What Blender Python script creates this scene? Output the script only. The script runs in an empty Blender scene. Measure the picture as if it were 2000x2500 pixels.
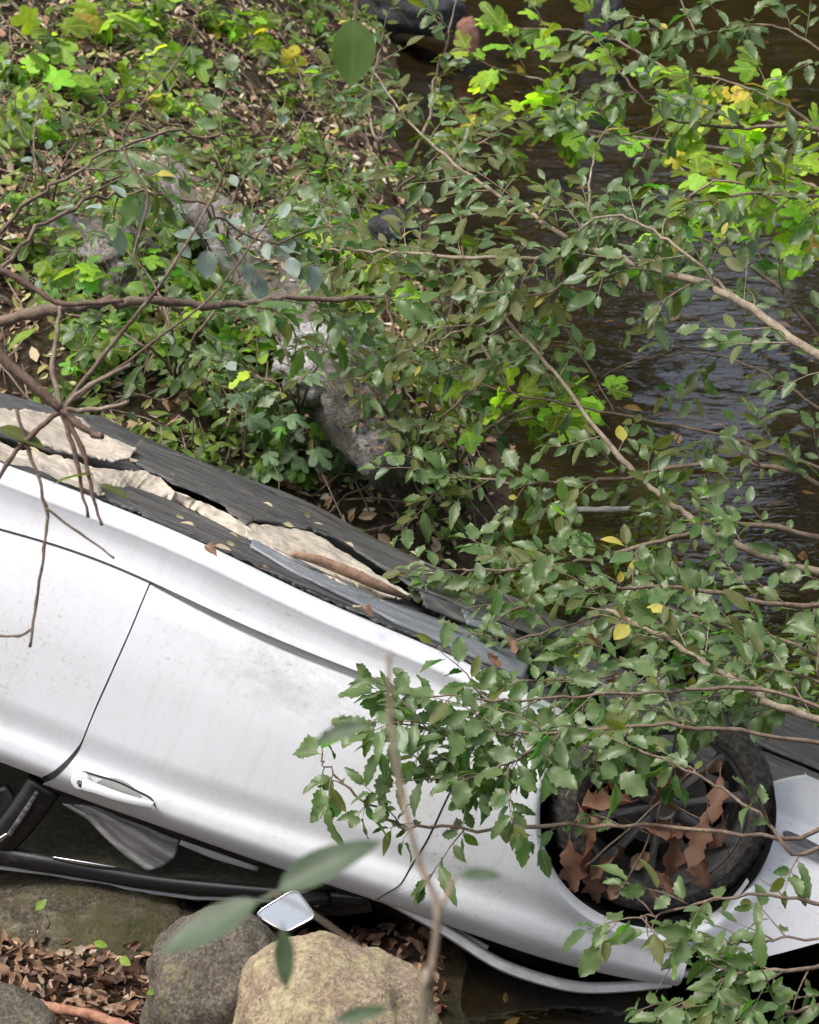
import bpy, bmesh, math, random
import numpy as np
from mathutils import Vector, Matrix, noise

random.seed(11)
SC = bpy.context.scene
COL = SC.collection

# ------------------------------------------------------------------ camera
F_PX = 5076.0                       # focal length in pixels of a 2000 x 2500 frame
PITCH = math.radians(27.0)
CAM = Vector((0.0, 0.0, 4.0))
FWD = Vector((0, math.cos(PITCH), -math.sin(PITCH)))
UPV = Vector((0, math.sin(PITCH), math.cos(PITCH)))
RGT = Vector((1, 0, 0))
cam_data = bpy.data.cameras.new('camera')
cam_data.sensor_fit = 'VERTICAL'
cam_data.sensor_height = 24.0
cam_data.lens = 24.0 * F_PX / 2500.0
cam_data.clip_start = 0.05
cam_data.clip_end = 500.0
cam_data.dof.use_dof = True
cam_data.dof.focus_distance = 6.0
cam_data.dof.aperture_fstop = 4.6
cam = bpy.data.objects.new('camera', cam_data)
cam.location = CAM
cam.rotation_euler = (math.pi / 2 - PITCH, 0, 0)
COL.objects.link(cam)
SC.camera = cam

# ------------------------------------------------------------------ light
SUN_EL, SUN_AZ = math.radians(66), math.radians(-104)     # veiled sun, high on the left
w = bpy.data.worlds.new('World')
SC.world = w
w.use_nodes = True
wn = w.node_tree
sky = wn.nodes.new('ShaderNodeTexSky')
sky.sky_type = 'NISHITA'
sky.sun_disc = False
sky.sun_elevation = SUN_EL
sky.sun_rotation = SUN_AZ
sky.air_density = 1.0
sky.dust_density = 6.0
sky.ozone_density = 1.0
bg = wn.nodes['Background']
bg.inputs['Strength'].default_value = 0.15
hsv = wn.nodes.new('ShaderNodeHueSaturation')      # thin cloud: the sky's blue washed out
hsv.inputs['Saturation'].default_value = 0.66
wn.links.new(sky.outputs[0], hsv.inputs['Color'])
wn.links.new(hsv.outputs[0], bg.inputs['Color'])
sun_d = bpy.data.lights.new('sun', 'SUN')
sun_d.energy = 1.5
sun_d.angle = math.radians(16)
sun_d.color = (1.0, 0.97, 0.93)
sun = bpy.data.objects.new('sun', sun_d)
sdir = Vector((math.sin(SUN_AZ) * math.cos(SUN_EL), math.cos(SUN_AZ) * math.cos(SUN_EL), math.sin(SUN_EL)))
sun.rotation_euler = sdir.to_track_quat('Z', 'Y').to_euler()
sun.location = (0, 0, 20)
COL.objects.link(sun)
SC.view_settings.view_transform = 'Standard'
SC.view_settings.look = 'None'
SC.view_settings.exposure = 0.72
SC.view_settings.gamma = 1.0
SC.view_settings.use_curve_mapping = False
SC.cycles.max_bounces = 6
SC.cycles.transparent_max_bounces = 12
SC.cycles.use_denoising = True


def at(px, py, d):
    """a point of the place, d metres deep along the camera axis"""
    return CAM + d * (FWD + RGT * ((px - 1000) / F_PX) - UPV * ((py - 1250) / F_PX))


# ------------------------------------------------------------------ mesh + object helpers
class MB:
    def __init__(s):
        s.v, s.f = [], []

    def add(s, verts, faces):
        o = len(s.v)
        s.v += [tuple(p) for p in verts]
        s.f += [tuple(i + o for i in f) for f in faces]

    def grid(s, rows, closed=False, flip=False):
        o = len(s.v)
        n, m = len(rows), len(rows[0])
        for r in rows:
            s.v += [tuple(p) for p in r]
        for i in range(n - 1):
            for j in range(m if closed else m - 1):
                k = (j + 1) % m
                q = (o + i * m + j, o + i * m + k, o + (i + 1) * m + k, o + (i + 1) * m + j)
                s.f.append(q[::-1] if flip else q)

    def tube(s, pts, rad, sides=6, cap=True):
        pts = [Vector(p) for p in pts]
        n = len(pts)
        if not hasattr(rad, '__len__'):
            rad = [rad] * n
        t0 = (pts[1] - pts[0]).normalized()
        a = t0.orthogonal().normalized()
        rows = []
        for i in range(n):
            t = (pts[min(i + 1, n - 1)] - pts[max(i - 1, 0)]).normalized()
            a = (a - t * a.dot(t))
            a = a.normalized() if a.length > 1e-6 else t.orthogonal().normalized()
            b = t.cross(a)
            rows.append([pts[i] + (a * math.cos(2 * math.pi * k / sides) + b * math.sin(2 * math.pi * k / sides)) * rad[i] for k in range(sides)])
        o = len(s.v)
        s.grid(rows, closed=True)
        if cap:
            s.f.append(tuple(range(o + sides - 1, o - 1, -1)))
            s.f.append(tuple(o + (n - 1) * sides + k for k in range(sides)))

    def box(s, c, sx, sy, sz, M=None):
        vs = []
        for dx in (-1, 1):
            for dy in (-1, 1):
                for dz in (-1, 1):
                    p = Vector((dx * sx / 2, dy * sy / 2, dz * sz / 2))
                    if M is not None:
                        p = M @ p
                    vs.append(Vector(c) + p)
        s.add(vs, [(0, 1, 3, 2), (4, 6, 7, 5), (0, 4, 5, 1), (2, 3, 7, 6), (0, 2, 6, 4), (1, 5, 7, 3)])

    def mesh(s, name, material=None, smooth=True):
        me = bpy.data.meshes.new(name)
        me.from_pydata(s.v, [], s.f)
        if smooth:
            me.polygons.foreach_set('use_smooth', [True] * len(me.polygons))
        if material:
            me.materials.append(material)
        me.update()
        return me

    def build(s, name, material, parent=None, smooth=True, sharp=None):
        me = s.mesh(name, material, smooth)
        if sharp is not None:
            me.set_sharp_from_angle(angle=math.radians(sharp))
        return link(name, me, parent)


def link(name, data, parent=None, loc=None):
    o = bpy.data.objects.new(name, data)
    COL.objects.link(o)
    if parent is not None:
        o.parent = parent
    if loc is not None:
        o.location = loc
    return o


def tag(o, label=None, cat=None, group=None, kind=None):
    if label: o['label'] = label
    if cat: o['category'] = cat
    if group: o['group'] = group
    if kind: o['kind'] = kind
    return o


def thicken(o, t, offset=-1):
    m = o.modifiers.new('thickness', 'SOLIDIFY')
    m.thickness = t
    m.offset = offset
    return o


def fbm(p, oct=4):
    return noise.fractal(Vector(p), 1.0, 2.0, oct)


# ------------------------------------------------------------------ materials
class NT:
    def __init__(s, name):
        s.m = bpy.data.materials.new(name)
        s.m.use_nodes = True
        s.t = s.m.node_tree
        s.p = s.t.nodes['Principled BSDF']
        s.out = s.t.nodes['Material Output']

    def n(s, kind, **kw):
        nd = s.t.nodes.new('ShaderNode' + kind)
        for k, v in kw.items():
            if k in nd.inputs:
                s.set(nd.inputs[k], v)
            else:
                setattr(nd, k, v)
        return nd

    def set(s, sock, v):
        if isinstance(v, bpy.types.NodeSocket):
            s.t.links.new(v, sock)
        elif isinstance(v, bpy.types.Node):
            s.t.links.new(v.outputs[0], sock)
        else:
            if hasattr(sock.default_value, '__len__') and len(sock.default_value) == 4 and len(v) == 3:
                v = (*v, 1)
            sock.default_value = v

    def P(s, **kw):
        for k, v in kw.items():
            s.set(s.p.inputs[k.replace('_', ' ')], v)

    def coord(s, which='Object', scale=None):
        c = s.n('TexCoord').outputs[which]
        if scale is not None:
            mp = s.n('Mapping')
            s.t.links.new(c, mp.inputs[0])
            mp.inputs['Scale'].default_value = scale
            c = mp.outputs[0]
        return c

    def noise(s, co, scale, detail=5, rough=0.55, dist=0.0):
        nd = s.n('TexNoise')
        s.t.links.new(co, nd.inputs['Vector'])
        nd.inputs['Scale'].default_value = scale
        nd.inputs['Detail'].default_value = detail
        nd.inputs['Roughness'].default_value = rough
        nd.inputs['Distortion'].default_value = dist
        return nd.outputs[0]

    def ramp(s, fac, stops, interp='LINEAR'):
        nd = s.n('ValToRGB')
        s.t.links.new(fac, nd.inputs[0])
        cr = nd.color_ramp
        cr.interpolation = interp
        while len(cr.elements) < len(stops):
            cr.elements.new(0.5)
        for e, (p, c) in zip(cr.elements, stops):
            e.position = p
            e.color = (*c, 1) if hasattr(c, '__len__') else (c, c, c, 1)
        return nd.outputs[0]

    def mix(s, fac, a, b, mode='MIX'):
        nd = s.n('Mix', data_type='RGBA', blend_type=mode)
        s.set(nd.inputs[0], fac)
        s.set(nd.inputs[6], a)
        s.set(nd.inputs[7], b)
        return nd.outputs[2]

    def math(s, op, a, b=None):
        nd = s.n('Math', operation=op)
        s.set(nd.inputs[0], a)
        if b is not None:
            s.set(nd.inputs[1], b)
        return nd.outputs[0]

    def bump(s, h, strength=0.3, dist=0.01):
        nd = s.n('Bump')
        s.t.links.new(h, nd.inputs['Height'])
        nd.inputs['Strength'].default_value = strength
        nd.inputs['Distance'].default_value = dist
        s.t.links.new(nd.outputs[0], s.p.inputs['Normal'])


def plain(name, col, rough=0.5, **kw):
    t = NT(name)
    co = t.coord()
    nz = t.noise(co, 30, 4)
    c = t.mix(t.ramp(nz, [(0.3, 0.0), (0.75, 1.0)]), tuple(x * 0.8 for x in col), tuple(min(1, x * 1.15) for x in col))
    t.P(Base_Color=c, Roughness=rough, **kw)
    return t.m


def dirty_plastic(name, col, dirt, amount=0.5, rough=0.55, stretch=(1.5, 9, 9), scale=6, spec=0.5):
    t = NT(name)
    co = t.coord('Object', stretch)
    n1 = t.noise(co, scale, 7, 0.65)
    n2 = t.noise(t.coord(), 70, 5, 0.7)
    m = t.math('MULTIPLY', t.ramp(n1, [(0.62 - amount * 0.35, 0.0), (0.78 - amount * 0.2, 1.0)]), t.ramp(n2, [(0.3, 0.25), (0.7, 1.0)]))
    c = t.mix(m, col, dirt)
    t.P(Base_Color=c, Roughness=t.ramp(m, [(0, rough), (1, 0.85)]), Specular_IOR_Level=spec)
    t.bump(n2, 0.15, 0.004)
    return t.m


def paint_material():
    t = NT('white_car_paint')
    co = t.coord()
    big = t.noise(co, 3.2, 5, 0.6)
    speck = t.noise(co, 75, 3, 0.6)
    fine = t.noise(t.coord('Object', (6, 6, 60)), 5, 6, 0.7)
    m1 = t.math('MULTIPLY', t.ramp(big, [(0.45, 0.0), (0.72, 1.0)]), t.ramp(speck, [(0.58, 0.0), (0.70, 0.65)]))
    m2 = t.math('MULTIPLY', t.ramp(big, [(0.35, 0.05), (0.72, 0.55)]), t.ramp(fine, [(0.4, 0.2), (0.7, 1.0)]))
    sep = t.n('SeparateXYZ')
    t.t.links.new(co, sep.inputs[0])
    # grime gathered along the fender's crown, ahead of the door
    gx = t.n('MapRange'); t.t.links.new(sep.outputs[0], gx.inputs[0])
    gx.inputs[1].default_value, gx.inputs[2].default_value = 0.45, 1.0
    gz = t.n('MapRange'); t.t.links.new(sep.outputs[2], gz.inputs[0])
    gz.inputs[1].default_value, gz.inputs[2].default_value = 0.28, 0.47
    g = t.math('MULTIPLY', t.math('MULTIPLY', gx.outputs[0], gz.outputs[0]), t.ramp(t.noise(t.coord('Object', (2, 6, 6)), 9, 7, 0.75), [(0.30, 0.0), (0.64, 0.75)]))
    c = t.mix(m2, (0.70, 0.72, 0.755), (0.50, 0.49, 0.475))
    c = t.mix(m1, c, (0.30, 0.26, 0.21))
    c = t.mix(g, c, (0.16, 0.13, 0.10))
    dirtv = t.math('ADD', m1, t.math('ADD', m2, g))
    mp = t.n('Mapping'); t.t.links.new(co, mp.inputs[0])          # the smear of dried mud along the foot of the front door
    mp.inputs['Scale'].default_value = (1.9, 0.0, 7.0)
    mp.inputs['Location'].default_value = (-0.15, 0.0, 0.70)
    gr = t.n('TexGradient', gradient_type='SPHERICAL'); t.t.links.new(mp.outputs[0], gr.inputs[0])
    sm = t.math('MULTIPLY', t.ramp(gr.outputs['Fac'], [(0.0, 0.0), (0.6, 0.5)]), t.ramp(t.noise(t.coord('Object', (3, 3, 6)), 4, 8, 0.75), [(0.40, 0.0), (0.64, 1.0)]))
    c = t.mix(sm, c, (0.38, 0.36, 0.345))
    drip = t.noise(t.coord('Object', (30, 30, 1.6)), 1.6, 6, 0.7)
    c = t.mix(t.ramp(drip, [(0.52, 0.0), (0.72, 0.22)]), c, (0.42, 0.39, 0.35))
    scr = t.noise(t.coord('Object', (2.2, 2.2, 55)), 2.4, 3, 0.5, 0.3)
    c = t.mix(t.math('MULTIPLY', t.ramp(scr, [(0.70, 0.0), (0.73, 0.5)]), t.ramp(big, [(0.5, 0.0), (0.6, 1.0)])), c, (0.40, 0.39, 0.38))
    t.P(Base_Color=c, Roughness=t.ramp(dirtv, [(0, 0.42), (0.6, 0.7)]), Coat_Weight=0.12, Coat_Roughness=0.12, Specular_IOR_Level=0.4)
    return t.m


def rock_material(name, a, b, dark, lichen, lichen_amt=0.5, moss=None, scale=1.0, wet=None):
    t = NT(name)
    co = t.coord()
    big = t.noise(co, 3.0 * scale, 6, 0.6)
    med = t.noise(co, 14 * scale, 8, 0.7, 0.6)
    fin = t.noise(co, 95 * scale, 4, 0.7)
    c = t.mix(t.ramp(big, [(0.35, 0.0), (0.65, 1.0)]), a, b)
    c = t.mix(t.ramp(fin, [(0.42, 0.75), (0.55, 0.0)]), c, dark)
    c = t.mix(t.ramp(fin, [(0.56, 0.0), (0.66, 0.5)]), c, tuple(min(0.7, x * 1.6) for x in b))
    lm = t.math('MULTIPLY', t.ramp(med, [(0.58 - 0.14 * lichen_amt, 0.0), (0.74 - 0.10 * lichen_amt, 0.85)]), t.ramp(t.noise(co, 45 * scale, 5, 0.75), [(0.38, 0.0), (0.56, 1.0)]))
    c = t.mix(lm, c, lichen)
    if moss:
        mm = t.math('MULTIPLY', t.ramp(t.noise(co, 5.5 * scale, 7, 0.7), [(0.45, 0.0), (0.6, 1.0)]), t.ramp(fin, [(0.3, 0.4), (0.6, 1.0)]))
        c = t.mix(mm, c, moss)
    t.P(Base_Color=c, Roughness=0.85, Specular_IOR_Level=0.25)
    h = t.math('ADD', t.math('MULTIPLY', med, 1.0), t.math('MULTIPLY', fin, 0.35))
    t.bump(h, 0.8, 0.02)
    return t.m


def leaf_material(name, top, hue=0.02, trans=0.35, under=None, rough=0.42, spec=0.5, tcol=None, blot=None, size=0.08, age=0.0):
    """a leaf: darker glossy face, paler back, light coming through it; every leaf a little different"""
    t = NT(name)
    oi = t.n('ObjectInfo')
    co = t.coord()
    hs = t.n('HueSaturation')
    hs.inputs['Color'].default_value = (*top, 1)
    t.set(hs.inputs['Hue'], t.ramp_map(oi.outputs['Random'], 0.5 - hue, 0.5 + hue))
    r2 = t.math('FRACT', t.math('MULTIPLY', oi.outputs['Random'], 37.7))
    t.set(hs.inputs['Value'], t.ramp_map(t.math('POWER', r2, 1.7), 0.36, 2.0))
    c = hs.outputs[0]
    # midrib and veins
    sep = t.n('SeparateXYZ')
    t.t.links.new(co, sep.inputs[0])
    ay = t.math('ABSOLUTE', sep.outputs[1])
    rib = t.ramp(t.math('DIVIDE', ay, size), [(0.0, 1.0), (0.035, 0.0)])
    vein = t.math('SINE', t.math('MULTIPLY', t.math('SUBTRACT', sep.outputs[0], t.math('MULTIPLY', ay, 0.8)), 60 * 0.08 / size * 1.6))
    vm = t.ramp(vein, [(0.80, 0.0), (1.0, 0.22)])
    c = t.mix(t.math('MAXIMUM', t.math('MULTIPLY', rib, 0.55), vm), c, tuple(min(0.6, x * 2.2 + 0.03) for x in top))
    nz = t.noise(co, 6.0 / size, 4, 0.6)
    c = t.mix(t.ramp(nz, [(0.35, 0.35), (0.6, 0.0)]), c, tuple(x * 0.45 for x in top))
    if blot:
        bn = t.noise(co, 2.2 / size, 5, 0.65)
        c = t.mix(t.ramp(bn, [(0.52, 0.0), (0.60, 0.9)]), c, blot)
    geo = t.n('NewGeometry')
    under = under or tuple(x * 0.7 + 0.05 for x in top)
    c2 = t.mix(geo.outputs['Backfacing'], c, under)
    t.P(Base_Color=c2, Roughness=rough, Specular_IOR_Level=spec)
    t.bump(t.math('ADD', vein, t.math('MULTIPLY', nz, 2.0)), 0.25, 0.002)
    tr = t.n('BsdfTranslucent')
    t.set(tr.inputs[0], t.mix(1.0, c, tcol or (1.6, 1.7, 0.6), 'MULTIPLY'))
    ms = t.n('MixShader')
    ms.inputs[0].default_value = trans
    t.t.links.new(t.p.outputs[0], ms.inputs[1])
    t.t.links.new(tr.outputs[0], ms.inputs[2])
    t.t.links.new(ms.outputs[0], t.out.inputs[0])
    return t.m


def _ramp_map(s, fac, lo, hi):
    nd = s.n('MapRange')
    s.t.links.new(fac, nd.inputs[0])
    nd.inputs[3].default_value = lo
    nd.inputs[4].default_value = hi
    return nd.outputs[0]


NT.ramp_map = _ramp_map


def bark_material(name, a, b, scale=1.0, rough=0.8):
    t = NT(name)
    co = t.coord()
    n1 = t.noise(co, 22 * scale, 6, 0.65)
    n2 = t.noise(co, 110 * scale, 4, 0.6)
    c = t.mix(t.ramp(n1, [(0.35, 0.0), (0.65, 1.0)]), a, b)
    c = t.mix(t.ramp(n2, [(0.55, 0.0), (0.7, 0.5)]), c, tuple(min(0.6, x * 1.9) for x in b))
    t.P(Base_Color=c, Roughness=rough, Specular_IOR_Level=0.3)
    t.bump(n2, 0.5, 0.004)
    return t.m


def litter_material():
    """dead leaves joined into one carpet: each scrap takes its colour from where it lies"""
    t = NT('dead_leaf_litter')
    at_ = t.n('Attribute', attribute_name='tint')
    c = t.ramp(at_.outputs['Fac'], [(0.0, (0.055, 0.030, 0.018)), (0.25, (0.15, 0.08, 0.045)), (0.42, (0.27, 0.16, 0.095)), (0.58, (0.42, 0.30, 0.20)),
                                    (0.78, (0.40, 0.30, 0.19)), (0.90, (0.60, 0.55, 0.44)), (1.0, (0.42, 0.42, 0.16))])
    t.P(Base_Color=c, Roughness=0.65, Specular_IOR_Level=0.35)
    return t.m


def ground_material():
    t = NT('bank_soil')
    co = t.coord()
    n1 = t.noise(co, 2.0, 6, 0.65)
    n2 = t.noise(co, 26, 8, 0.75)
    n3 = t.noise(co, 120, 4, 0.7)
    c = t.ramp(n2, [(0.25, (0.016, 0.011, 0.008)), (0.45, (0.05, 0.033, 0.022)), (0.6, (0.11, 0.075, 0.048)), (0.75, (0.17, 0.13, 0.085))])
    c = t.mix(t.ramp(n1, [(0.5, 0.0), (0.62, 0.5)]), c, (0.05, 0.06, 0.022))
    c = t.mix(t.ramp(n3, [(0.6, 0.0), (0.7, 0.4)]), c, (0.28, 0.22, 0.15))
    sed = t.ramp(t.noise(co, 3.5, 7, 0.7), [(0.3, (0.025, 0.020, 0.012)), (0.5, (0.07, 0.050, 0.030)), (0.7, (0.15, 0.105, 0.062))])
    sz = t.n('SeparateXYZ'); t.t.links.new(co, sz.inputs[0])
    bed = t.n('MapRange'); t.t.links.new(sz.outputs[2], bed.inputs[0])
    bed.inputs[1].default_value, bed.inputs[2].default_value = -0.05, -0.14
    c = t.mix(bed.outputs[0], c, sed)
    t.P(Base_Color=c, Roughness=0.92, Specular_IOR_Level=0.2)
    t.bump(t.math('ADD', n2, t.math('MULTIPLY', n3, 0.3)), 1.0, 0.04)
    return t.m


def water_material():
    t = NT('stream_water')
    co = t.coord()
    c1 = t.coord('Object', (1.0, 2.4, 1.0))
    n1 = t.noise(c1, 1.5, 4, 0.5, 0.6)
    n2 = t.noise(c1, 7.0, 3, 0.5, 0.4)
    # rings spreading from where the current wells up behind the car
    mp = t.n('Mapping')
    t.t.links.new(co, mp.inputs[0])
    mp.inputs['Location'].default_value = (-1.42, -9.5, 0)
    wv = t.n('TexWave', wave_type='RINGS', rings_direction='SPHERICAL')
    t.t.links.new(mp.outputs[0], wv.inputs[0])
    wv.inputs['Scale'].default_value = 2.1
    wv.inputs['Distortion'].default_value = 2.4
    wv.inputs['Detail'].default_value = 2
    wv.inputs['Detail Scale'].default_value = 1.2
    ln = t.n('VectorMath', operation='LENGTH')
    t.t.links.new(mp.outputs[0], ln.inputs[0])
    fall = t.ramp(t.math('DIVIDE', ln.outputs['Value'], 3.0), [(0.0, 1.0), (0.9, 0.0)])
    h = t.math('ADD', t.math('MULTIPLY', n1, 0.9), t.math('MULTIPLY', n2, 0.22))
    h = t.math('ADD', h, t.math('MULTIPLY', t.math('MULTIPLY', wv.outputs['Fac'], fall), 0.07))
    bp = t.n('Bump')
    t.t.links.new(h, bp.inputs['Height'])
    bp.inputs['Strength'].default_value = 0.36
    bp.inputs['Distance'].default_value = 0.05
    gl = t.n('BsdfGlossy')
    gl.inputs['Roughness'].default_value = 0.03
    gl.inputs['Color'].default_value = (1, 1, 1, 1)
    t.t.links.new(bp.outputs[0], gl.inputs['Normal'])
    tr = t.n('BsdfTransparent')
    tr.inputs[0].default_value = (0.70, 0.66, 0.44, 1)
    fr = t.n('Fresnel')
    fr.inputs[0].default_value = 1.8
    t.t.links.new(bp.outputs[0], fr.inputs['Normal'])
    ms = t.n('MixShader')
    t.t.links.new(fr.outputs[0], ms.inputs[0])
    t.t.links.new(tr.outputs[0], ms.inputs[1])
    t.t.links.new(gl.outputs[0], ms.inputs[2])
    t.t.links.new(ms.outputs[0], t.out.inputs[0])
    return t.m


PAINT = paint_material()
BLACK_TRIM = dirty_plastic('black_door_trim', (0.010, 0.010, 0.011), (0.06, 0.055, 0.045), 0.2, 0.32)
UNDER_PLASTIC = dirty_plastic('underbody_plastic', (0.030, 0.031, 0.035), (0.20, 0.185, 0.165), 0.62, 0.5, (0.7, 22, 22), 5)
UNDER_PAN = dirty_plastic('floor_pan', (0.05, 0.052, 0.056), (0.20, 0.18, 0.155), 0.5, 0.6)
STEEL_STRIP = dirty_plastic('grey_steel_strip', (0.13, 0.145, 0.17), (0.38, 0.38, 0.37), 0.55, 0.35, (0.6, 40, 40), 6, 0.7)
BARE_INNER = dirty_plastic('grey_door_shut', (0.30, 0.31, 0.30), (0.17, 0.16, 0.13), 0.4, 0.5)
TYRE = dirty_plastic('tyre_rubber', (0.035, 0.034, 0.034), (0.20, 0.175, 0.145), 0.55, 0.75, (12, 12, 12), 5)
RIM = dirty_plastic('wheel_alloy', (0.075, 0.075, 0.08), (0.13, 0.11, 0.09), 0.5, 0.35, (8, 8, 8), 6)
CHROME = plain('mirror_frame_chrome', (0.72, 0.74, 0.76), 0.18, Metallic=1.0)
AIRBAG = dirty_plastic('grey_airbag_fabric', (0.40, 0.39, 0.38), (0.24, 0.23, 0.21), 0.5, 0.85, (3, 20, 3), 7)
LINER = dirty_plastic('soiled_headliner', (0.045, 0.046, 0.026), (0.15, 0.135, 0.09), 0.5, 0.9, (5, 5, 5), 8)
LAMP = plain('headlamp_plastic', (0.55, 0.57, 0.6), 0.15)


def torn_lining_material():
    t = NT('torn_cream_lining')
    co = t.coord('Object', (0.9, 5, 5))
    n1 = t.noise(co, 5, 9, 0.75, 0.8)
    n2 = t.noise(t.coord(), 60, 5, 0.7)
    c = t.ramp(n1, [(0.28, (0.14, 0.115, 0.09)), (0.38, (0.34, 0.285, 0.22)), (0.47, (0.44, 0.385, 0.31)), (0.66, (0.60, 0.55, 0.47))])
    c = t.mix(t.ramp(n2, [(0.3, 0.7), (0.45, 0.0)]), c, (0.15, 0.12, 0.09))
    t.P(Base_Color=c, Roughness=0.9, Specular_IOR_Level=0.2)
    t.bump(t.math('ADD', n1, t.math('MULTIPLY', n2, 0.3)), 0.4, 0.012)
    return t.m


CREAM = torn_lining_material()


def mirror_material():
    t = NT('cracked_mirror_glass')
    v = t.n('TexVoronoi', feature='DISTANCE_TO_EDGE')
    t.t.links.new(t.coord(), v.inputs['Vector'])
    v.inputs['Scale'].default_value = 130
    crack = t.ramp(v.outputs['Distance'], [(0.0, 0.6), (0.05, 0.0)])
    t.P(Base_Color=t.mix(crack, (0.56, 0.59, 0.60), (0.20, 0.21, 0.21)), Metallic=1.0, Roughness=t.ramp(crack, [(0, 0.06), (1, 0.6)]))
    vc = t.n('TexVoronoi')
    t.t.links.new(t.coord(), vc.inputs['Vector'])
    vc.inputs['Scale'].default_value = 130
    t.bump(t.n('SeparateColor', Color=vc.outputs['Color']).outputs[0], 0.04, 0.01)
    return t.m


MIRROR = mirror_material()
GRANITE = rock_material('pink_granite', (0.28, 0.195, 0.14), (0.36, 0.29, 0.21), (0.13, 0.10, 0.075), (0.47, 0.43, 0.23), 1.1)
GREY_ROCK = rock_material('grey_brown_rock', (0.10, 0.086, 0.068), (0.165, 0.145, 0.115), (0.045, 0.038, 0.03), (0.24, 0.22, 0.10), 0.4)
MOSS_ROCK = rock_material('mossy_rock', (0.055, 0.045, 0.033), (0.10, 0.083, 0.056), (0.022, 0.018, 0.014), (0.25, 0.23, 0.15), 0.6, (0.055, 0.055, 0.02))
PALE_ROCK = rock_material('lichened_pale_rock', (0.25, 0.235, 0.24), (0.40, 0.39, 0.39), (0.10, 0.09, 0.085), (0.56, 0.55, 0.54), 0.8)
DARK_ROCK = rock_material('dark_stream_rock', (0.035, 0.033, 0.036), (0.075, 0.075, 0.085), (0.015, 0.014, 0.014), (0.16, 0.16, 0.16), 0.2)
RED_ROCK = rock_material('reddish_rock', (0.24, 0.11, 0.08), (0.33, 0.18, 0.13), (0.1, 0.05, 0.04), (0.35, 0.27, 0.2), 0.3)
SOIL = ground_material()
WATER = water_material()
LITTER = litter_material()
TWIG = bark_material('twig_bark', (0.085, 0.058, 0.042), (0.20, 0.15, 0.11))
PALE_TWIG = bark_material('pale_twig_bark', (0.14, 0.105, 0.075), (0.30, 0.245, 0.18))
RED_TWIG = bark_material('red_brown_twig_bark', (0.075, 0.046, 0.035), (0.17, 0.115, 0.088))
LOG_BARK = rock_material('lichened_log_bark', (0.16, 0.135, 0.125), (0.27, 0.24, 0.235), (0.05, 0.04, 0.033), (0.46, 0.45, 0.45), 0.8, (0.09, 0.085, 0.04))
STICK_WOOD = bark_material('red_stick_wood', (0.20, 0.085, 0.05), (0.36, 0.19, 0.12))
BLEACHED = bark_material('bleached_wood', (0.45, 0.42, 0.37), (0.66, 0.63, 0.57))

L_EVER = leaf_material('evergreen_leaf', (0.078, 0.160, 0.042), 0.045, 0.36, (0.12, 0.175, 0.065), 0.42, 0.62, (1.7, 2.3, 0.5), None, 0.07)
L_EVER2 = leaf_material('young_evergreen_leaf', (0.15, 0.30, 0.05), 0.03, 0.34, (0.09, 0.14, 0.06), 0.40, 0.6, (1.9, 2.2, 0.5), None, 0.07)
L_OLIVE = leaf_material('olive_back_leaf', (0.110, 0.150, 0.028), 0.045, 0.44, (0.13, 0.145, 0.045), 0.5, 0.4, (2.0, 1.9, 0.4), None, 0.07)
L_FIG = leaf_material('lobed_lime_leaf', (0.25, 0.43, 0.040), 0.03, 0.52, (0.25, 0.40, 0.07), 0.5, 0.4, (1.9, 2.0, 0.6), None, 0.14)
L_YEL = leaf_material('yellowed_leaf', (0.52, 0.47, 0.05), 0.02, 0.45, (0.5, 0.45, 0.10), 0.55, 0.3, (1.5, 1.4, 0.5), (0.42, 0.24, 0.04), 0.12)
L_FERN = leaf_material('bank_plant_leaf', (0.12, 0.23, 0.035), 0.03, 0.4, (0.10, 0.17, 0.05), 0.5, 0.4, (1.9, 2.0, 0.6), None, 0.1)
L_GREY = leaf_material('grey_green_leaf', (0.13, 0.20, 0.10), 0.02, 0.35, (0.17, 0.22, 0.14), 0.55, 0.4, (1.6, 1.8, 0.7), None, 0.1)
L_FORE = leaf_material('foreground_leaf', (0.055, 0.095, 0.045), 0.02, 0.3, (0.075, 0.11, 0.06), 0.5, 0.5, (1.6, 1.9, 0.6), None, 0.08)
L_OAK = leaf_material('russet_oak_leaf', (0.17, 0.075, 0.042), 0.03, 0.25, (0.23, 0.125, 0.08), 0.6, 0.3, (1.5, 1.0, 0.6), (0.15, 0.055, 0.028), 0.16)
L_SILVER = leaf_material('silvery_leaf', (0.22, 0.30, 0.235), 0.02, 0.25, (0.24, 0.31, 0.26), 0.5, 0.5, (1.2, 1.4, 0.8), None, 0.08)
L_DARKDEAD = leaf_material('dark_dead_leaf', (0.085, 0.042, 0.027), 0.02, 0.1, (0.11, 0.06, 0.04), 0.5, 0.4, (1.3, 1.0, 0.7), (0.04, 0.022, 0.015), 0.07)
L_PALEDEAD = leaf_material('pale_dead_leaf', (0.36, 0.25, 0.17), 0.02, 0.15, (0.40, 0.31, 0.23), 0.65, 0.3, (1.2, 1.0, 0.8), (0.20, 0.12, 0.07), 0.07)
L_DRY = leaf_material('straw_leaf', (0.46, 0.40, 0.20), 0.04, 0.2, (0.46, 0.40, 0.26), 0.65, 0.3, (1.3, 1.2, 0.7), (0.30, 0.20, 0.09), 0.05)
L_BROWN = leaf_material('brown_dead_leaf', (0.22, 0.115, 0.062), 0.02, 0.15, (0.26, 0.16, 0.10), 0.6, 0.35, (1.3, 1.0, 0.7), (0.10, 0.05, 0.03), 0.07)

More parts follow.
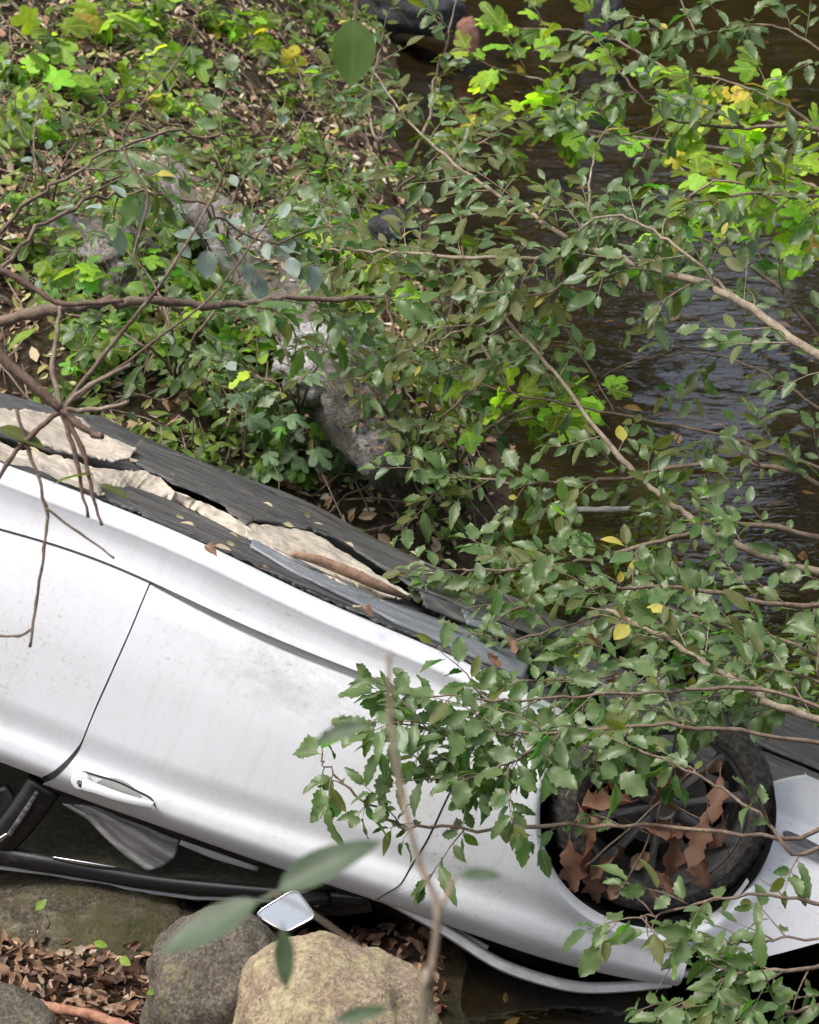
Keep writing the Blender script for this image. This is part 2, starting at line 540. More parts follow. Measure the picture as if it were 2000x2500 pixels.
# ------------------------------------------------------------------ ground, water, the wood across the stream
SHORE_Y = [0, 4, 5.5, 7, 8.3, 10, 13, 17, 26, 60]
SHORE_X = [0.3, 0.12, 0.1, 0.15, 0.30, 0.02, -0.2, -0.45, -1.5, -4]


def sstep(a, b, x):
    if a > b:
        return 1 - sstep(b, a, x)
    t = min(1.0, max(0.0, (x - a) / (b - a)))
    return t * t * (3 - 2 * t)


def height(x, y):
    e = float(np.interp(y, SHORE_Y, SHORE_X)) - x + 0.22 * fbm((x * 0.9 + 5, y * 0.9, 3.3), 3)
    if e > 0:
        back = sstep(6.2, 8.0, y)
        h = 0.03 + (0.24 * back + 0.10 * sstep(5.1, 4.5, y) + 0.0) * (1 - math.exp(-e / 0.22)) + back * (0.30 * min(e, 3.5) + 0.09 * max(0, y - 7.5) * sstep(0.2, 1.5, e))
        h += (0.10 * sstep(5.2, 4.4, y)) * min(e, 3) * (1 - back) - 0.06 * (1 - back) * sstep(4.6, 5.2, y)
    else:
        h = 0.03 - 0.42 * (1 - math.exp(e / 0.7))
    r = x - float(np.interp(y, [0, 5, 8, 11, 15, 25], [1.9, 1.95, 2.4, 3.5, 5.2, 9]))
    if r > 0:
        h += 0.9 * (1 - math.exp(-r / 1.5)) + 0.15 * r
    far = y - (23 + 0.25 * x)
    if far > 0:
        h += 1.2 * (1 - math.exp(-far / 1.5)) + 0.30 * far
    near = 3.7 - y
    if near > 0:
        h = h * (1 - sstep(0, 2.5, near)) + (0.3 + 0.62 * near) * sstep(0, 2.5, near)
    h += 0.05 * fbm((x * 2.3, y * 2.3, 0), 4) * (1 if e > 0 else 0.5)
    return h


def axis(stops):
    out = []
    for a, b, s in stops:
        out += list(np.arange(a, b, s))
    return out + [stops[-1][1]]


gx = axis([(-40, -8, 4), (-8, -3, 0.25), (-3, 2.6, 0.07), (2.6, 6, 0.25), (6, 46, 4)])
gy = axis([(-6, 3, 0.5), (3, 12, 0.07), (12, 26, 0.35), (26, 60, 4)])
mb = MB()
mb.grid([[(x, y, height(x, y)) for x in gx] for y in gy])
tag(mb.build('ground', SOIL), 'leaf strewn soil of the stream bank and bed', None, kind='structure')

mb = MB()
wx, wy = axis([(-10, 46, 4)]), axis([(-2, 58, 4)])
mb.grid([[(x, y, -0.05) for x in wx] for y in wy])
tag(mb.build('water', WATER), 'shallow brown stream behind and under the car', None, kind='structure')


def leaf_cards(mb, n, place, size, tint=None, curl=0.5):
    """n curled scraps of leaf joined into one mesh"""
    tints = []
    for i in range(n):
        p, nrm = place()
        s = size() if callable(size) else size
        z = (nrm + Vector((random.gauss(0, curl), random.gauss(0, curl), random.gauss(0, curl * 0.5)))).normalized()
        a = z.orthogonal().normalized()
        th = random.random() * 6.283
        b = z.cross(a)
        x = a * math.cos(th) + b * math.sin(th)
        y = z.cross(x)
        wd = s * random.uniform(0.3, 0.55)
        k = random.uniform(-0.3, 0.5) * s
        vs = [p - x * s * 0.5, p - x * s * 0.12 + y * wd * 0.5 + z * k * 0.5, p + x * s * 0.22 + y * wd * 0.42 + z * k * 0.5,
              p + x * s * 0.5 + z * k * 0.3, p + x * s * 0.22 - y * wd * 0.42 + z * k * 0.5, p - x * s * 0.12 - y * wd * 0.5 + z * k * 0.5,
              p + x * s * 0.05]
        mb.add(vs, [(0, 1, 6), (1, 2, 6), (2, 3, 6), (3, 4, 6), (4, 5, 6), (5, 0, 6)])
        tv = random.random() if tint is None else tint()
        tints += [tv] * 7
    return tints


def set_tint(o, tints):
    a = o.data.attributes.new('tint', 'FLOAT', 'POINT')
    a.data.foreach_set('value', tints)


# the wood on the far bank, which the water mirrors
def far_wood():
    t = NT('far_foliage')
    a = t.n('Attribute', attribute_name='tint')
    c = t.ramp(a.outputs['Fac'], [(0.0, (0.04, 0.055, 0.015)), (0.6, (0.13, 0.16, 0.045)), (1.0, (0.26, 0.28, 0.08))])
    t.P(Base_Color=c, Roughness=0.6)
    mb = MB()
    tints = []
    for (cx, cy, cz, rx, rz, n) in [(-9, 26, 8, 4.5, 6, 1500), (-3.5, 27, 9, 4, 7, 1600), (0.8, 28, 10, 3.1, 8.5, 2000), (8.3, 28, 10, 2.9, 8.5, 2000), (13.8, 27, 9, 3.2, 7, 1500), (18, 26, 8, 4.5, 6, 1300),
                                    (5.0, 28, 3.2, 2.8, 3.0, 1300), (4.6, 28, 13.2, 1.8, 2.6, 500), (8.6, 26, 2.6, 2.6, 2.0, 800), (-6, 22, 5, 3, 4, 900), (-7, 16, 7, 3, 4.5, 900)]:
        def place():
            while True:
                v = Vector((random.uniform(-1, 1), random.uniform(-1, 1), random.uniform(-1, 1)))
                if 0.25 < v.length < 1:
                    break
            return Vector((cx + v.x * rx, cy + v.y * rx, cz + v.z * rz)), v.normalized()
        tints += leaf_cards(mb, n, place, lambda: random.uniform(0.5, 1.1), None, 0.6)
    o = mb.build('far_wood', t.m, smooth=False)
    set_tint(o, tints)
    tag(o, 'mass of trees on the far bank mirrored in the water', 'woodland', kind='stuff')


far_wood()


# ------------------------------------------------------------------ rocks and logs
def boulder(name, c, r, seed, material, label, cat='rock', amp=0.22, rot=0.0, sub=4, group=None, flat=0.0):
    bm = bmesh.new()
    bmesh.ops.create_icosphere(bm, subdivisions=sub, radius=1)
    for v in bm.verts:
        p = v.co.copy()
        d = 1 + amp * fbm((p.x * 0.9 + seed, p.y * 0.9, p.z * 0.9), 3) + amp * 0.35 * fbm((p.x * 4 + seed, p.y * 4, p.z * 4), 3)
        q = p * d
        # broken facets
        for k in range(3):
            n = Vector((math.sin(seed * 3 + k * 2.1), math.cos(seed * 5 + k * 1.3), math.sin(seed + k * 4.0) * 0.6 + 0.3)).normalized()
            lim = 0.80 + 0.1 * math.sin(seed * 7 + k)
            if q.dot(n) > lim:
                q -= n * (q.dot(n) - lim) * flat
        v.co = Vector((q.x * r[0], q.y * r[1], q.z * r[2]))
    me = bpy.data.meshes.new(name)
    bm.to_mesh(me)
    bm.free()
    me.polygons.foreach_set('use_smooth', [True] * len(me.polygons))
    me.materials.append(material)
    o = link(name, me, None, c)
    o.rotation_euler = (0, 0, rot)
    return tag(o, label, cat, group)


def px_r(px, d):
    return px / F_PX * d


boulder('granite_boulder', at(805, 2535, 5.25), (0.28, 0.26, 0.235), 2.2, GRANITE, 'rounded pinkish granite boulder with yellow lichen below the broken mirror', 'boulder', 0.16, 0.4, 5)
boulder('grey_boulder', at(530, 2440, 5.55), (0.20, 0.25, 0.235), 5.1, GREY_ROCK, 'grey brown boulder with faint yellow lichen behind the pinkish granite boulder', 'boulder', 0.18, 0.2, 5)
boulder('mossy_boulder', at(130, 2262, 6.2), (0.42, 0.24, 0.12), 8.4, MOSS_ROCK, 'dark mossy speckled boulder under the crushed window frame', 'boulder', 0.2, 0.1, 5)
boulder('brown_rock', at(0, 2530, 5.2), (0.13, 0.16, 0.10), 1.7, GREY_ROCK, 'small dull brown rock in the bottom corner beside the dead leaves', 'rock', 0.2, 0.9, 4)
boulder('dark_boulder', at(380, 2350, 6.15), (0.26, 0.2, 0.13), 3.9, MOSS_ROCK, 'shadowed dark boulder wedged between the mossy boulder and grey boulder', 'boulder', 0.2, 0.9, 4)
boulder('pale_boulder', at(255, 640, 8.95), (0.26, 0.3, 0.18), 6.6, LOG_BARK, 'lichened grey boulder half buried in the upper bank', 'boulder', 0.55, 0.5, 5, None, 0.6)
boulder('whitish_rock', at(800, 880, 8.2), (0.21, 0.2, 0.15), 12.9, PALE_ROCK, 'whitish lichened rock at the end of the fallen log', 'rock', 0.38, 0.3, 5, None, 0.5)
boulder('blue_grey_stone', at(965, 555, 10.2), (0.13, 0.12, 0.09), 3.1, DARK_ROCK, 'dark blue grey stone at the water edge of the bank', 'stone', 0.2, 0.5, 4)
boulder('stream_rock', at(1475, 45, 16.0), (0.15, 0.14, 0.24), 2.9, DARK_ROCK, 'dark upright rock standing in the stream at the top of the picture', 'rock', 0.2, 0.5, 4)
boulder('black_rock', at(1010, 15, 16.0), (0.42, 0.3, 0.20), 6.9, DARK_ROCK, 'wide black rock at the far water edge', 'rock', 0.25, 0.0, 4)
boulder('reddish_stone', at(1140, 95, 15.2), (0.09, 0.12, 0.16), 4.9, RED_ROCK, 'narrow reddish stone in the water beside the black rock', 'stone', 0.2, 0.3, 4)


LOG_TOPS = []


def log(name, pts, rads, seed, material, label, cat='log', sides=28, knots=True):
    pts = [Vector(p) for p in pts]
    n = 60
    P, R = [], []
    for i in range(n):
        t = i / (n - 1) * (len(pts) - 1)
        k = min(int(t), len(pts) - 2)
        u = t - k
        u2 = u * u * (3 - 2 * u) * 0.3 + u * 0.7
        P.append(pts[k].lerp(pts[k + 1], u2) + Vector((fbm((t * 0.8, seed, 0), 3), fbm((t * 0.8, seed, 7), 3), fbm((t * 0.8, seed, 13), 3))) * min(0.05, rads[0] * 0.5))
        R.append(rads[k] * (1 - u) + rads[k + 1] * u)
    mb = MB()
    mb.tube(P, R, sides)
    c0 = pts[0]
    vs = []
    for i, v in enumerate(mb.v):
        ring = i // sides
        v = Vector(v)
        ctr = P[min(ring, n - 1)]
        d = (v - ctr)
        L = max(1e-6, d.length)
        k = i % sides
        f = 0.12 * fbm((ring * 0.12 + seed, math.cos(k / sides * 6.283) * 1.6, math.sin(k / sides * 6.283) * 1.6), 4) + 0.06 * fbm((ring * 0.08 + seed, k * 1.1, 2), 3)
        vs.append(tuple(ctr + d * (1 + f * 4.2) - c0))
    mb.v = vs
    o = mb.build(name, material)
    o.location = c0
    LOG_TOPS.append((P, R))
    return tag(o, label, cat)


log('fallen_log', [at(370, 400, 9.75), at(480, 500, 9.4), at(600, 620, 9.0), at(760, 810, 8.45), at(880, 1015, 8.0), at(950, 1140, 7.75)], [0.05, 0.10, 0.12, 0.14, 0.13, 0.10], 3.0, LOG_BARK,
    'long lichened grey log lying down the bank towards the stream')
log('broken_stick', [at(85, 2448, 5.32), at(230, 2482, 5.22), at(360, 2515, 5.12)], [0.012, 0.014, 0.010], 5.0, STICK_WOOD, 'reddish broken stick lying on the dead leaves', 'stick', 10)
log('bleached_stick', [at(1330, 1246, 7.9), at(1480, 1243, 7.85), at(1640, 1238, 7.9)], [0.008, 0.011, 0.006], 7.0, BLEACHED, 'bleached pale stick caught level behind the shrub', 'stick', 10)


# ------------------------------------------------------------------ dead leaves on the bank
def normal_at(x, y):
    e = 0.05
    return Vector((height(x - e, y) - height(x + e, y), height(x, y - e) - height(x, y + e), 2 * e)).normalized()


def litter():
    mb = MB()
    tints = []

    def bank():
        while True:
            y = 6.6 + 11 * random.random() ** 1.7
            x = random.uniform(-3.2, 0.6)
            h = height(x, y)
            if h > 0.0 and (y > 7.9 or random.random() < 0.35):  # pale litter thinned just behind the car so the shade looks deeper
                return Vector((x, y, h + random.uniform(0.0, 0.03))), normal_at(x, y)
    tints += leaf_cards(mb, 26000, bank, lambda: random.uniform(0.02, 0.085), lambda: min(1, max(0, random.gauss(0.60, 0.33))), 0.6)

    def near():
        while True:
            y = random.uniform(4.0, 6.2)
            x = random.uniform(-1.6, 0.1)
            h = height(x, y)
            if h > -0.04:
                return Vector((x, y, h + random.uniform(0.0, 0.035))), normal_at(x, y)
    tints += leaf_cards(mb, 4200, near, lambda: random.uniform(0.025, 0.065), lambda: min(0.85, max(0, random.gauss(0.33, 0.2))), 0.5)

    def on_log():
        P, R = LOG_TOPS[0]
        i = random.randint(0, len(P) - 2)
        sd = Vector((random.gauss(0, 0.5), random.gauss(0, 0.3), 1)).normalized()
        return P[i].lerp(P[i + 1], random.random()) + sd * R[i] * 1.02, sd
    tints += leaf_cards(mb, 350, on_log, lambda: random.uniform(0.02, 0.06), lambda: min(1, max(0, random.gauss(0.6, 0.25))), 0.3)

    def bed():
        while True:
            y = 4.2 + 13 * random.random()
            x = random.uniform(-0.6, 4.5)
            h = height(x, y)
            if h < 0:
                return Vector((x, y, h + 0.01)), Vector((0, 0, 1))
    tints += leaf_cards(mb, 500, bed, lambda: random.uniform(0.05, 0.13), lambda: min(0.8, max(0, random.gauss(0.4, 0.18))), 0.15)
    o = mb.build('leaf_litter', LITTER, smooth=False)
    set_tint(o, tints)
    tag(o, 'brown dead leaves carpeting the bank and stream bed', 'leaf litter', kind='stuff')
    # dead twigs among them
    mb = MB()
    for i in range(900):
        while True:
            y = 6.8 + 8 * random.random() ** 1.5
            x = random.uniform(-2.6, 0.4)
            if height(x, y) > 0.03:
                break
        th = random.random() * 6.283
        L = random.uniform(0.10, 0.45)
        p = []
        for k in range(4):
            u = (k / 3 - 0.5) * L
            q = (x + math.cos(th) * u + random.gauss(0, 0.01), y + math.sin(th) * u + random.gauss(0, 0.01))
            p.append((q[0], q[1], height(*q) + 0.02 + (k * random.random() * 0.08 if i % 3 == 0 else random.random() * 0.05)))
        mb.tube(p, [0.004, 0.004, 0.003, 0.002], 4)
    tag(mb.build('twig_litter', PALE_TWIG), 'thin dead twigs scattered over the bank', 'twigs', kind='stuff')


litter()


def ground_cover():
    """small creeping leaves that nobody could count"""
    t = NT('creeping_leaf')
    a_ = t.n('Attribute', attribute_name='tint')
    c = t.ramp(a_.outputs['Fac'], [(0.0, (0.035, 0.06, 0.018)), (0.45, (0.11, 0.18, 0.035)), (0.8, (0.20, 0.31, 0.045)), (1.0, (0.26, 0.32, 0.06))])
    t.P(Base_Color=c, Roughness=0.5)
    tr = t.n('BsdfTranslucent')
    t.set(tr.inputs[0], t.mix(1.0, c, (1.7, 1.8, 0.7), 'MULTIPLY'))
    ms = t.n('MixShader'); ms.inputs[0].default_value = 0.4
    t.t.links.new(t.p.outputs[0], ms.inputs[1]); t.t.links.new(tr.outputs[0], ms.inputs[2]); t.t.links.new(ms.outputs[0], t.out.inputs[0])
    mb = MB()

    def place():
        while True:
            y = 6.9 + 9 * random.random() ** 1.6
            x = random.uniform(-3.0, 0.5)
            h = height(x, y)
            if h > 0.02 and fbm((x * 1.7, y * 1.7, 9), 3) > 0.08:
                return Vector((x, y, h + random.uniform(0.01, 0.12))), Vector((0, -0.3, 1))
    tints = leaf_cards(mb, 6500, place, lambda: random.uniform(0.03, 0.10), lambda: min(1, max(0, random.gauss(0.5, 0.25))), 0.45)
    o = mb.build('ground_cover', t.m, smooth=False)
    set_tint(o, tints)
    tag(o, 'small creeping green leaves scattered over the bank', 'ground cover', kind='stuff')


ground_cover()

# ------------------------------------------------------------------ the overturned car
AX = math.radians(23.0)         # nose-down pitch seen from here
ROLL = math.radians(9.0)        # how far the floor shows
X0 = RGT * math.cos(AX) - UPV * math.sin(AX)
Z0 = -RGT * math.sin(AX) - UPV * math.cos(AX)
Y0 = -FWD
CX = X0
CZ = (Z0 * math.cos(ROLL) - Y0 * math.sin(ROLL)).normalized()     # the car's own "up", now pointing down
CY = (Y0 * math.cos(ROLL) + Z0 * math.sin(ROLL)).normalized()     # out of the side that faces us
CO = at(700, 1740, 6.0)
CAR_M = Matrix(((CX.x, CY.x, CZ.x, CO.x), (CX.y, CY.y, CZ.y, CO.y), (CX.z, CY.z, CZ.z, CO.z), (0, 0, 0, 1)))
car = link('car', None)
car.matrix_world = CAR_M
tag(car, 'overturned white car lying nose down on its roof in the stream', 'car')
_o = CAM - CO
CAMC = Vector((_o.dot(CX), _o.dot(CY), _o.dot(CZ)))


def cray(px, py):
    d = FWD + RGT * ((px - 1000) / F_PX) - UPV * ((py - 1250) / F_PX)
    return Vector((d.dot(CX), d.dot(CY), d.dot(CZ)))


def side(px, py, y=0.0):
    d = cray(px, py)
    t = (y - CAMC.y) / d.y
    q = CAMC + d * t
    return (q.x, q.z)


def curve(px):
    pts = sorted(side(*p) for p in px)
    xs = np.array([p[0] for p in pts]); zs = np.array([p[1] for p in pts])
    s0 = (zs[2] - zs[0]) / (xs[2] - xs[0])
    s1 = (zs[-1] - zs[-3]) / (xs[-1] - xs[-3])
    # light smoothing so that the highlights run clean
    gx_ = np.linspace(xs[0], xs[-1], 60)
    gz_ = np.interp(gx_, xs, zs)
    for _ in range(40):
        gz_[1:-1] = 0.25 * gz_[:-2] + 0.5 * gz_[1:-1] + 0.25 * gz_[2:]

    def f(x):
        if x < gx_[0]: return float(gz_[0] + (x - gx_[0]) * s0)
        if x > gx_[-1]: return float(gz_[-1] + (x - gx_[-1]) * s1)
        return float(np.interp(x, gx_, gz_))
    return f


ZS = curve([(0, 1149), (110, 1189), (243, 1242), (365, 1287), (487, 1340), (600, 1397), (722, 1460), (843, 1512), (965, 1565), (1087, 1610), (1188, 1660), (1368, 1755)])
ZG = curve([(0, 1296), (104, 1322), (232, 1365), (359, 1420), (522, 1501), (696, 1577), (870, 1646), (1000, 1693), (1200, 1775)])
ZR = curve([(0, 1808), (157, 1866), (185, 1885), (377, 1955), (500, 1998), (750, 2078), (1000, 2154), (1116, 2200), (1290, 2262), (1493, 2330), (1640, 2366)])
ZB = curve([(0, 1884), (96, 1921), (290, 1991), (500, 2063), (696, 2136), (922, 2205), (1000, 2235), (1174, 2298), (1348, 2362), (1522, 2403), (1655, 2418)])
WC = side(1606, 1990)           # front wheel arch centre
AR = 0.352                      # arch radius
WBASE = 2.58
RC = (WC[0] - WBASE, ZG(WC[0] - WBASE) + (WC[1] - ZG(WC[0])) * 1.0)


def pchip(xs, ys, x):
    n = len(xs)
    if x <= xs[0]: return ys[0]
    if x >= xs[-1]: return ys[-1]
    k = 0
    while x > xs[k + 1]: k += 1
    h = [xs[i + 1] - xs[i] for i in range(n - 1)]
    d = [(ys[i + 1] - ys[i]) / h[i] for i in range(n - 1)]

    def m(i):
        if i == 0: return d[0]
        if i == n - 1: return d[-1]
        return 0 if d[i - 1] * d[i] <= 0 else 2 * d[i - 1] * d[i] / (d[i - 1] + d[i])
    t = (x - xs[k]) / h[k]
    return ((2 * t ** 3 - 3 * t ** 2 + 1) * ys[k] + (t ** 3 - 2 * t * t + t) * h[k] * m(k) + (-2 * t ** 3 + 3 * t * t) * ys[k + 1] + (t ** 3 - t * t) * h[k] * m(k + 1))


def plan(x):
    """plan curve of the body side: tucks in towards nose and tail"""
    y = 0.0
    a = WC[0] + 0.10
    if x > a: y -= 0.16 * (x - a) ** 2 + 0.9 * max(0, x - a - 0.45) ** 3
    b = RC[0] - 0.1
    if x < b: y -= 0.18 * (x - b) ** 2
    return y


def flare(x, z):
    y = 0
    for c in (WC, RC):
        r = math.hypot(x - c[0], z - c[1])
        y += 0.022 * math.exp(-((r - AR) / 0.045) ** 2) if r > AR else 0.022
    return y


def skin(x, z):
    """outer surface of the body side"""
    s, g, r, b = ZS(x), ZG(x), ZR(x), ZB(x)
    gap = max(0.06, g - s)
    xs = [s, s + 0.010, s + 0.040, s + 0.050, s + 0.052 + 0.35 * (gap - 0.05), g - 0.03, g - 0.004, g + 0.012, g + 0.075, g + 0.45 * (r - g), r - 0.145, r - 0.062, r - 0.018, r, b - 0.01, b]
    ys = [-0.10, -0.058, -0.024, -0.027, -0.033, -0.029, -0.017, -0.012, 0.014, 0.045, 0.049, 0.036, 0.047, 0.048, -0.008, -0.03]
    xs2, ys2 = [xs[0]], [ys[0]]
    for p, q in zip(xs[1:], ys[1:]):
        if p > xs2[-1] + 0.003:
            xs2.append(p); ys2.append(q)
    return pchip(xs2, ys2, z) + plan(x) + flare(x, z)


def edge_return(rows, depth=0.035, inset=0.004):
    """fold all four edges of a panel grid inwards"""
    def fold(p, toward):
        d = (Vector(toward) - Vector(p))
        d = d.normalized() * inset if d.length > 0 else d
        return (p[0] + d.x, p[1] - depth, p[2] + d.z)

    def rnd(p, toward):
        return (p[0], p[1] - 0.004, p[2])
    n, m = len(rows), len(rows[0])
    out = []
    top = [fold(rows[0][j], rows[1][j]) for j in range(m)]
    bot = [fold(rows[-1][j], rows[-2][j]) for j in range(m)]
    allr = [top] + rows + [bot]
    for i, r in enumerate(allr):
        a = fold(r[0], r[1]); b = fold(r[-1], r[-2])
        if i in (0, len(allr) - 1):
            a, b = r[0], r[-1]
        out.append([a] + list(r) + [b])
    return out


def strip_panel(name, xl, xr, ztop, zbot, material=PAINT, nu=60, nv=60, yoff=0.0, parent=None, dy=None, depth=0.035):
    """panel between two rows curves; xl/xr give its ends for a row fraction v"""
    rows = []
    for i in range(nv + 1):
        v = i / nv
        row = []
        for j in range(nu + 1):
            u = j / nu
            x = xl(v) * (1 - u) + xr(v) * u
            z = ztop(x) * (1 - v) + zbot(x) * v
            y = skin(x, z) + yoff + (dy(x, z) if dy else 0)
            row.append((x, y, z))
        rows.append(row)
    mb = MB()
    mb.grid(edge_return(rows, depth))
    return mb.build(name, material, parent or car, True, 38)


def xcurve(px):
    """x of a seam as a function of its fraction from the sill gap to the belt"""
    pts = []
    for p in px:
        x, z = side(*p)
        pts.append(((z - ZG(x)) / (ZB(x) - ZG(x)), x))
    pts.sort()
    vs = [p[0] for p in pts]; xs = [p[1] for p in pts]

    def f(v):
        if v <= vs[0]: return xs[0]
        if v >= vs[-1]: return xs[-1]
        return pchip(vs, xs, v)
    return f


SPLIT = xcurve([(365, 1424), (325, 1530), (278, 1640), (232, 1745), (205, 1812), (178, 1852), (140, 1890), (96, 1921)])
FRONT = xcurve([(1190, 1780), (1140, 1850), (1093, 1939), (1055, 2020), (1012, 2095), (985, 2140), (950, 2168), (915, 2200)])
XS0 = SPLIT(0.0)

# sill, full length between the arches
xa = RC[0] + 0.30
xb = WC[0] - 0.33
strip_panel('sill', lambda v: xa, lambda v: xb, ZS, lambda x: ZG(x) - 0.004, nu=110, nv=34)
# front door hangs a little low: a wider shut line along the sill
def fd_top(x):
    t = min(1, max(0, (x - XS0) / 1.05))
    return ZG(x) + 0.004 + 0.016 * math.sin(math.pi * min(1, t * 1.02)) ** 0.7
front_door = strip_panel('front_door', lambda v: SPLIT(v) + 0.0025, lambda v: FRONT(v) - 0.003, fd_top, ZB, nu=80, nv=90, yoff=0.004)
rear_door = strip_panel('rear_door', lambda v: xa - 0.02 - 0.30 * max(0, v - 0.35) ** 1.2, lambda v: SPLIT(v) - 0.0025, lambda x: ZG(x) + 0.004, lambda x: ZB(x) - 0.034, nu=60, nv=90)
# the shut face seen in the gaps
inner = MB()
inner.grid([[(x, skin(x, ZG(x)) - 0.033 + plan(x) * 0 - 0.0, z) for x in np.linspace(xa, xb, 30)] for z in [0]] if False else
           [[(x, -0.036 + 0 * k, ZG(x) - 0.03 + k * 0.12) for x in np.linspace(xa, xb, 30)] for k in (0, 1)])
pill = []
for v in np.linspace(0.02, 0.97, 24):
    x = SPLIT(v); z = ZG(x) * (1 - v) + ZB(x) * v
    pill.append([(x - 0.08, skin(x, z) - 0.034, z), (x + 0.08, skin(x, z) - 0.034, z)])
inner.grid(pill)
pill = []
for v in np.linspace(0.02, 0.97, 24):
    x = FRONT(v); z = ZG(x) * (1 - v) + ZB(x) * v
    pill.append([(x - 0.06, skin(x, z) - 0.034, z), (x + 0.06, skin(x, z) - 0.034, z)])
inner.grid(pill)
inner.build('door_shut', BARE_INNER, car)


def polar_panel(name, c, outline, t0, t1, nt=90, nr=26, material=PAINT, r0=AR, dy=None, parent=None):
    """panel round a wheel arch out to an outline polygon"""
    poly = [Vector((p[0], p[1])) for p in outline]
    angs = list(np.linspace(t0, t1, nt))
    for p in poly:
        a = math.atan2(p.y - c[1], p.x - c[0])
        while a < t0: a += 2 * math.pi
        if t0 < a < t1: angs.append(a)
    angs.sort()
    cols = []
    for a in angs:
        d = Vector((math.cos(a), math.sin(a)))
        best = None
        for i in range(len(poly) - 1):
            p, q = poly[i], poly[i + 1]
            e = q - p
            den = d.x * e.y - d.y * e.x
            if abs(den) < 1e-9: continue
            w0 = p - Vector(c)
            t = (w0.x * e.y - w0.y * e.x) / den
            s = (w0.x * d.y - w0.y * d.x) / den
            if t > 0 and -1e-4 <= s <= 1 + 1e-4:
                best = t if best is None else min(best, t)
        R = best if best else r0 + 0.1
        R = max(R, r0 + 0.004)
        col = []
        for k in range(nr + 1):
            u = k / nr
            r = r0 + (R - r0) * u
            x = c[0] + d.x * r; z = c[1] + d.y * r
            col.append((x, skin(x, z) + (dy(x, z) if dy else 0), z))
        lip = []
        for (ri, dyy) in ((r0 - 0.014, -0.06), (r0 - 0.013, -0.02), (r0 - 0.007, -0.005)):
            x = c[0] + d.x * ri; z = c[1] + d.y * ri
            lip.append((x, col[0][1] + dyy, z))
        last = col[-1]
        col = lip + col + [(last[0] - d.x * 0.004, last[1] - 0.03, last[2] - d.y * 0.004)]
        cols.append(col)
    # fold the two end columns
    e0 = [(p[0], p[1] - 0.03, p[2]) for p in cols[0]]
    e1 = [(p[0], p[1] - 0.03, p[2]) for p in cols[-1]]
    mb = MB()
    mb.grid([e0] + cols + [e1])
    return mb.build(name, material, parent or car, True, 38)


# front fender: door seam, crown edge, headlamp corner, bumper seam
dseam = [(FRONT(v), ZG(FRONT(v)) * (1 - v) + ZB(FRONT(v)) * v) for v in np.linspace(0.0, 1.0, 26)]
dseam = [(x + 0.003, z) for x, z in dseam]
topj = (xb + 0.02, ZG(xb) - 0.003)
crown = [(x, ZB(x)) for x in np.linspace(dseam[-1][0] + 0.02, side(1655, 2418)[0], 30)]
lamp_c = side(1655, 2418)
seam_b = side(1700, 2290)
fend = [topj, (dseam[0][0], ZG(dseam[0][0]) + 0.004)] + dseam[1:] + crown + [side(1672, 2350), seam_b]
def ang(p): return math.atan2(p[1] - WC[1], p[0] - WC[0])
ta = ang(topj) % (2 * math.pi)
tb = ang(side(1706, 2330))
# the panel runs from the sill junction (upper left) over the crown to the bumper seam
front_fender = polar_panel('front_fender', WC, (fend + [side(1700, 2300)])[::-1], tb, ta, 120, 30)
# bumper: from the seam round the corner of the nose
nose = [side(*p) for p in [(1672, 2352), (1740, 2360), (1850, 2335), (2000, 2312), (2150, 2330), (2330, 2380), (2330, 2150), (2270, 2085), (2150, 2030), (2000, 1962), (1960, 1955), (1912, 1966)]]
bumper = polar_panel('front_bumper', WC, nose, ang(side(1914, 1970)), tb - 0.004, 70, 26, dy=lambda x, z: 0.34 * (z - WC[1] - 0.30) * sstep(WC[0] + 0.10, WC[0] + 0.34, x))
# the bumper's face carries on round the nose
mb = MB()
rows = []
for k, (px, py) in enumerate([(2330, 2380), (2330, 2320), (2330, 2260), (2330, 2200), (2330, 2150)]):
    x, z = side(px, py)
    y0_ = skin(x, z) - 0.03
    row = []
    for u in np.linspace(0, 1, 14):
        row.append((x + 0.22 * math.sin(math.pi * u) ** 0.6 - 0.02, y0_ - u * 1.25, z))
    rows.append(row)
mb.grid(rows)
mb.build('bumper_face', PAINT, car)
# headlamp tucked in the corner
mb = MB()
rows = []
for u in np.linspace(0, 1, 8):
    row = []
    for v in np.linspace(0, 1, 6):
        px = 1648 + 75 * u + 12 * v
        py = 2372 + 44 * v * (1 - 0.35 * u) - 6 * u
        x, z = side(px, py)
        row.append((x, skin(x, min(z, ZB(x))) - 0.028 - 0.05 * v ** 2, z))
    rows.append(row)
mb.grid(rows)
thicken(mb.build('headlamp', LAMP, car), 0.02)

# rear quarter with its arch, and the tail (beyond the picture)
xq = RC[0] + 0.30
q_out = [(RC[0] + 0.30, ZG(RC[0] + 0.3))] + [(RC[0] + 0.33 - 0.30 * max(0, v - 0.35) ** 1.2 - 0.06, ZG(xq) * (1 - v) + ZB(xq) * v) for v in np.linspace(0.1, 1, 10)] + \
        [(RC[0] - 0.2, ZB(RC[0] - 0.2)), (RC[0] - 0.85, ZB(RC[0] - 0.85) - 0.02), (RC[0] - 0.92, ZR(RC[0] - 0.9) - 0.2), (RC[0] - 0.80, ZG(RC[0] - 0.8) + 0.03), (RC[0] - 0.33, ZG(RC[0] - 0.33))]
polar_panel('rear_quarter', RC, q_out, math.radians(-25), math.radians(205), 80, 22)

# ---- floor, seen edge-on
def floor_z(x): return ZS(x)
_x1, _x2 = side(0, 1149)[0], side(1368, 1755)[0]
FB = (ZS(_x2) - ZS(_x1)) / (_x2 - _x1)
FA = ZS(_x1) - FB * _x1


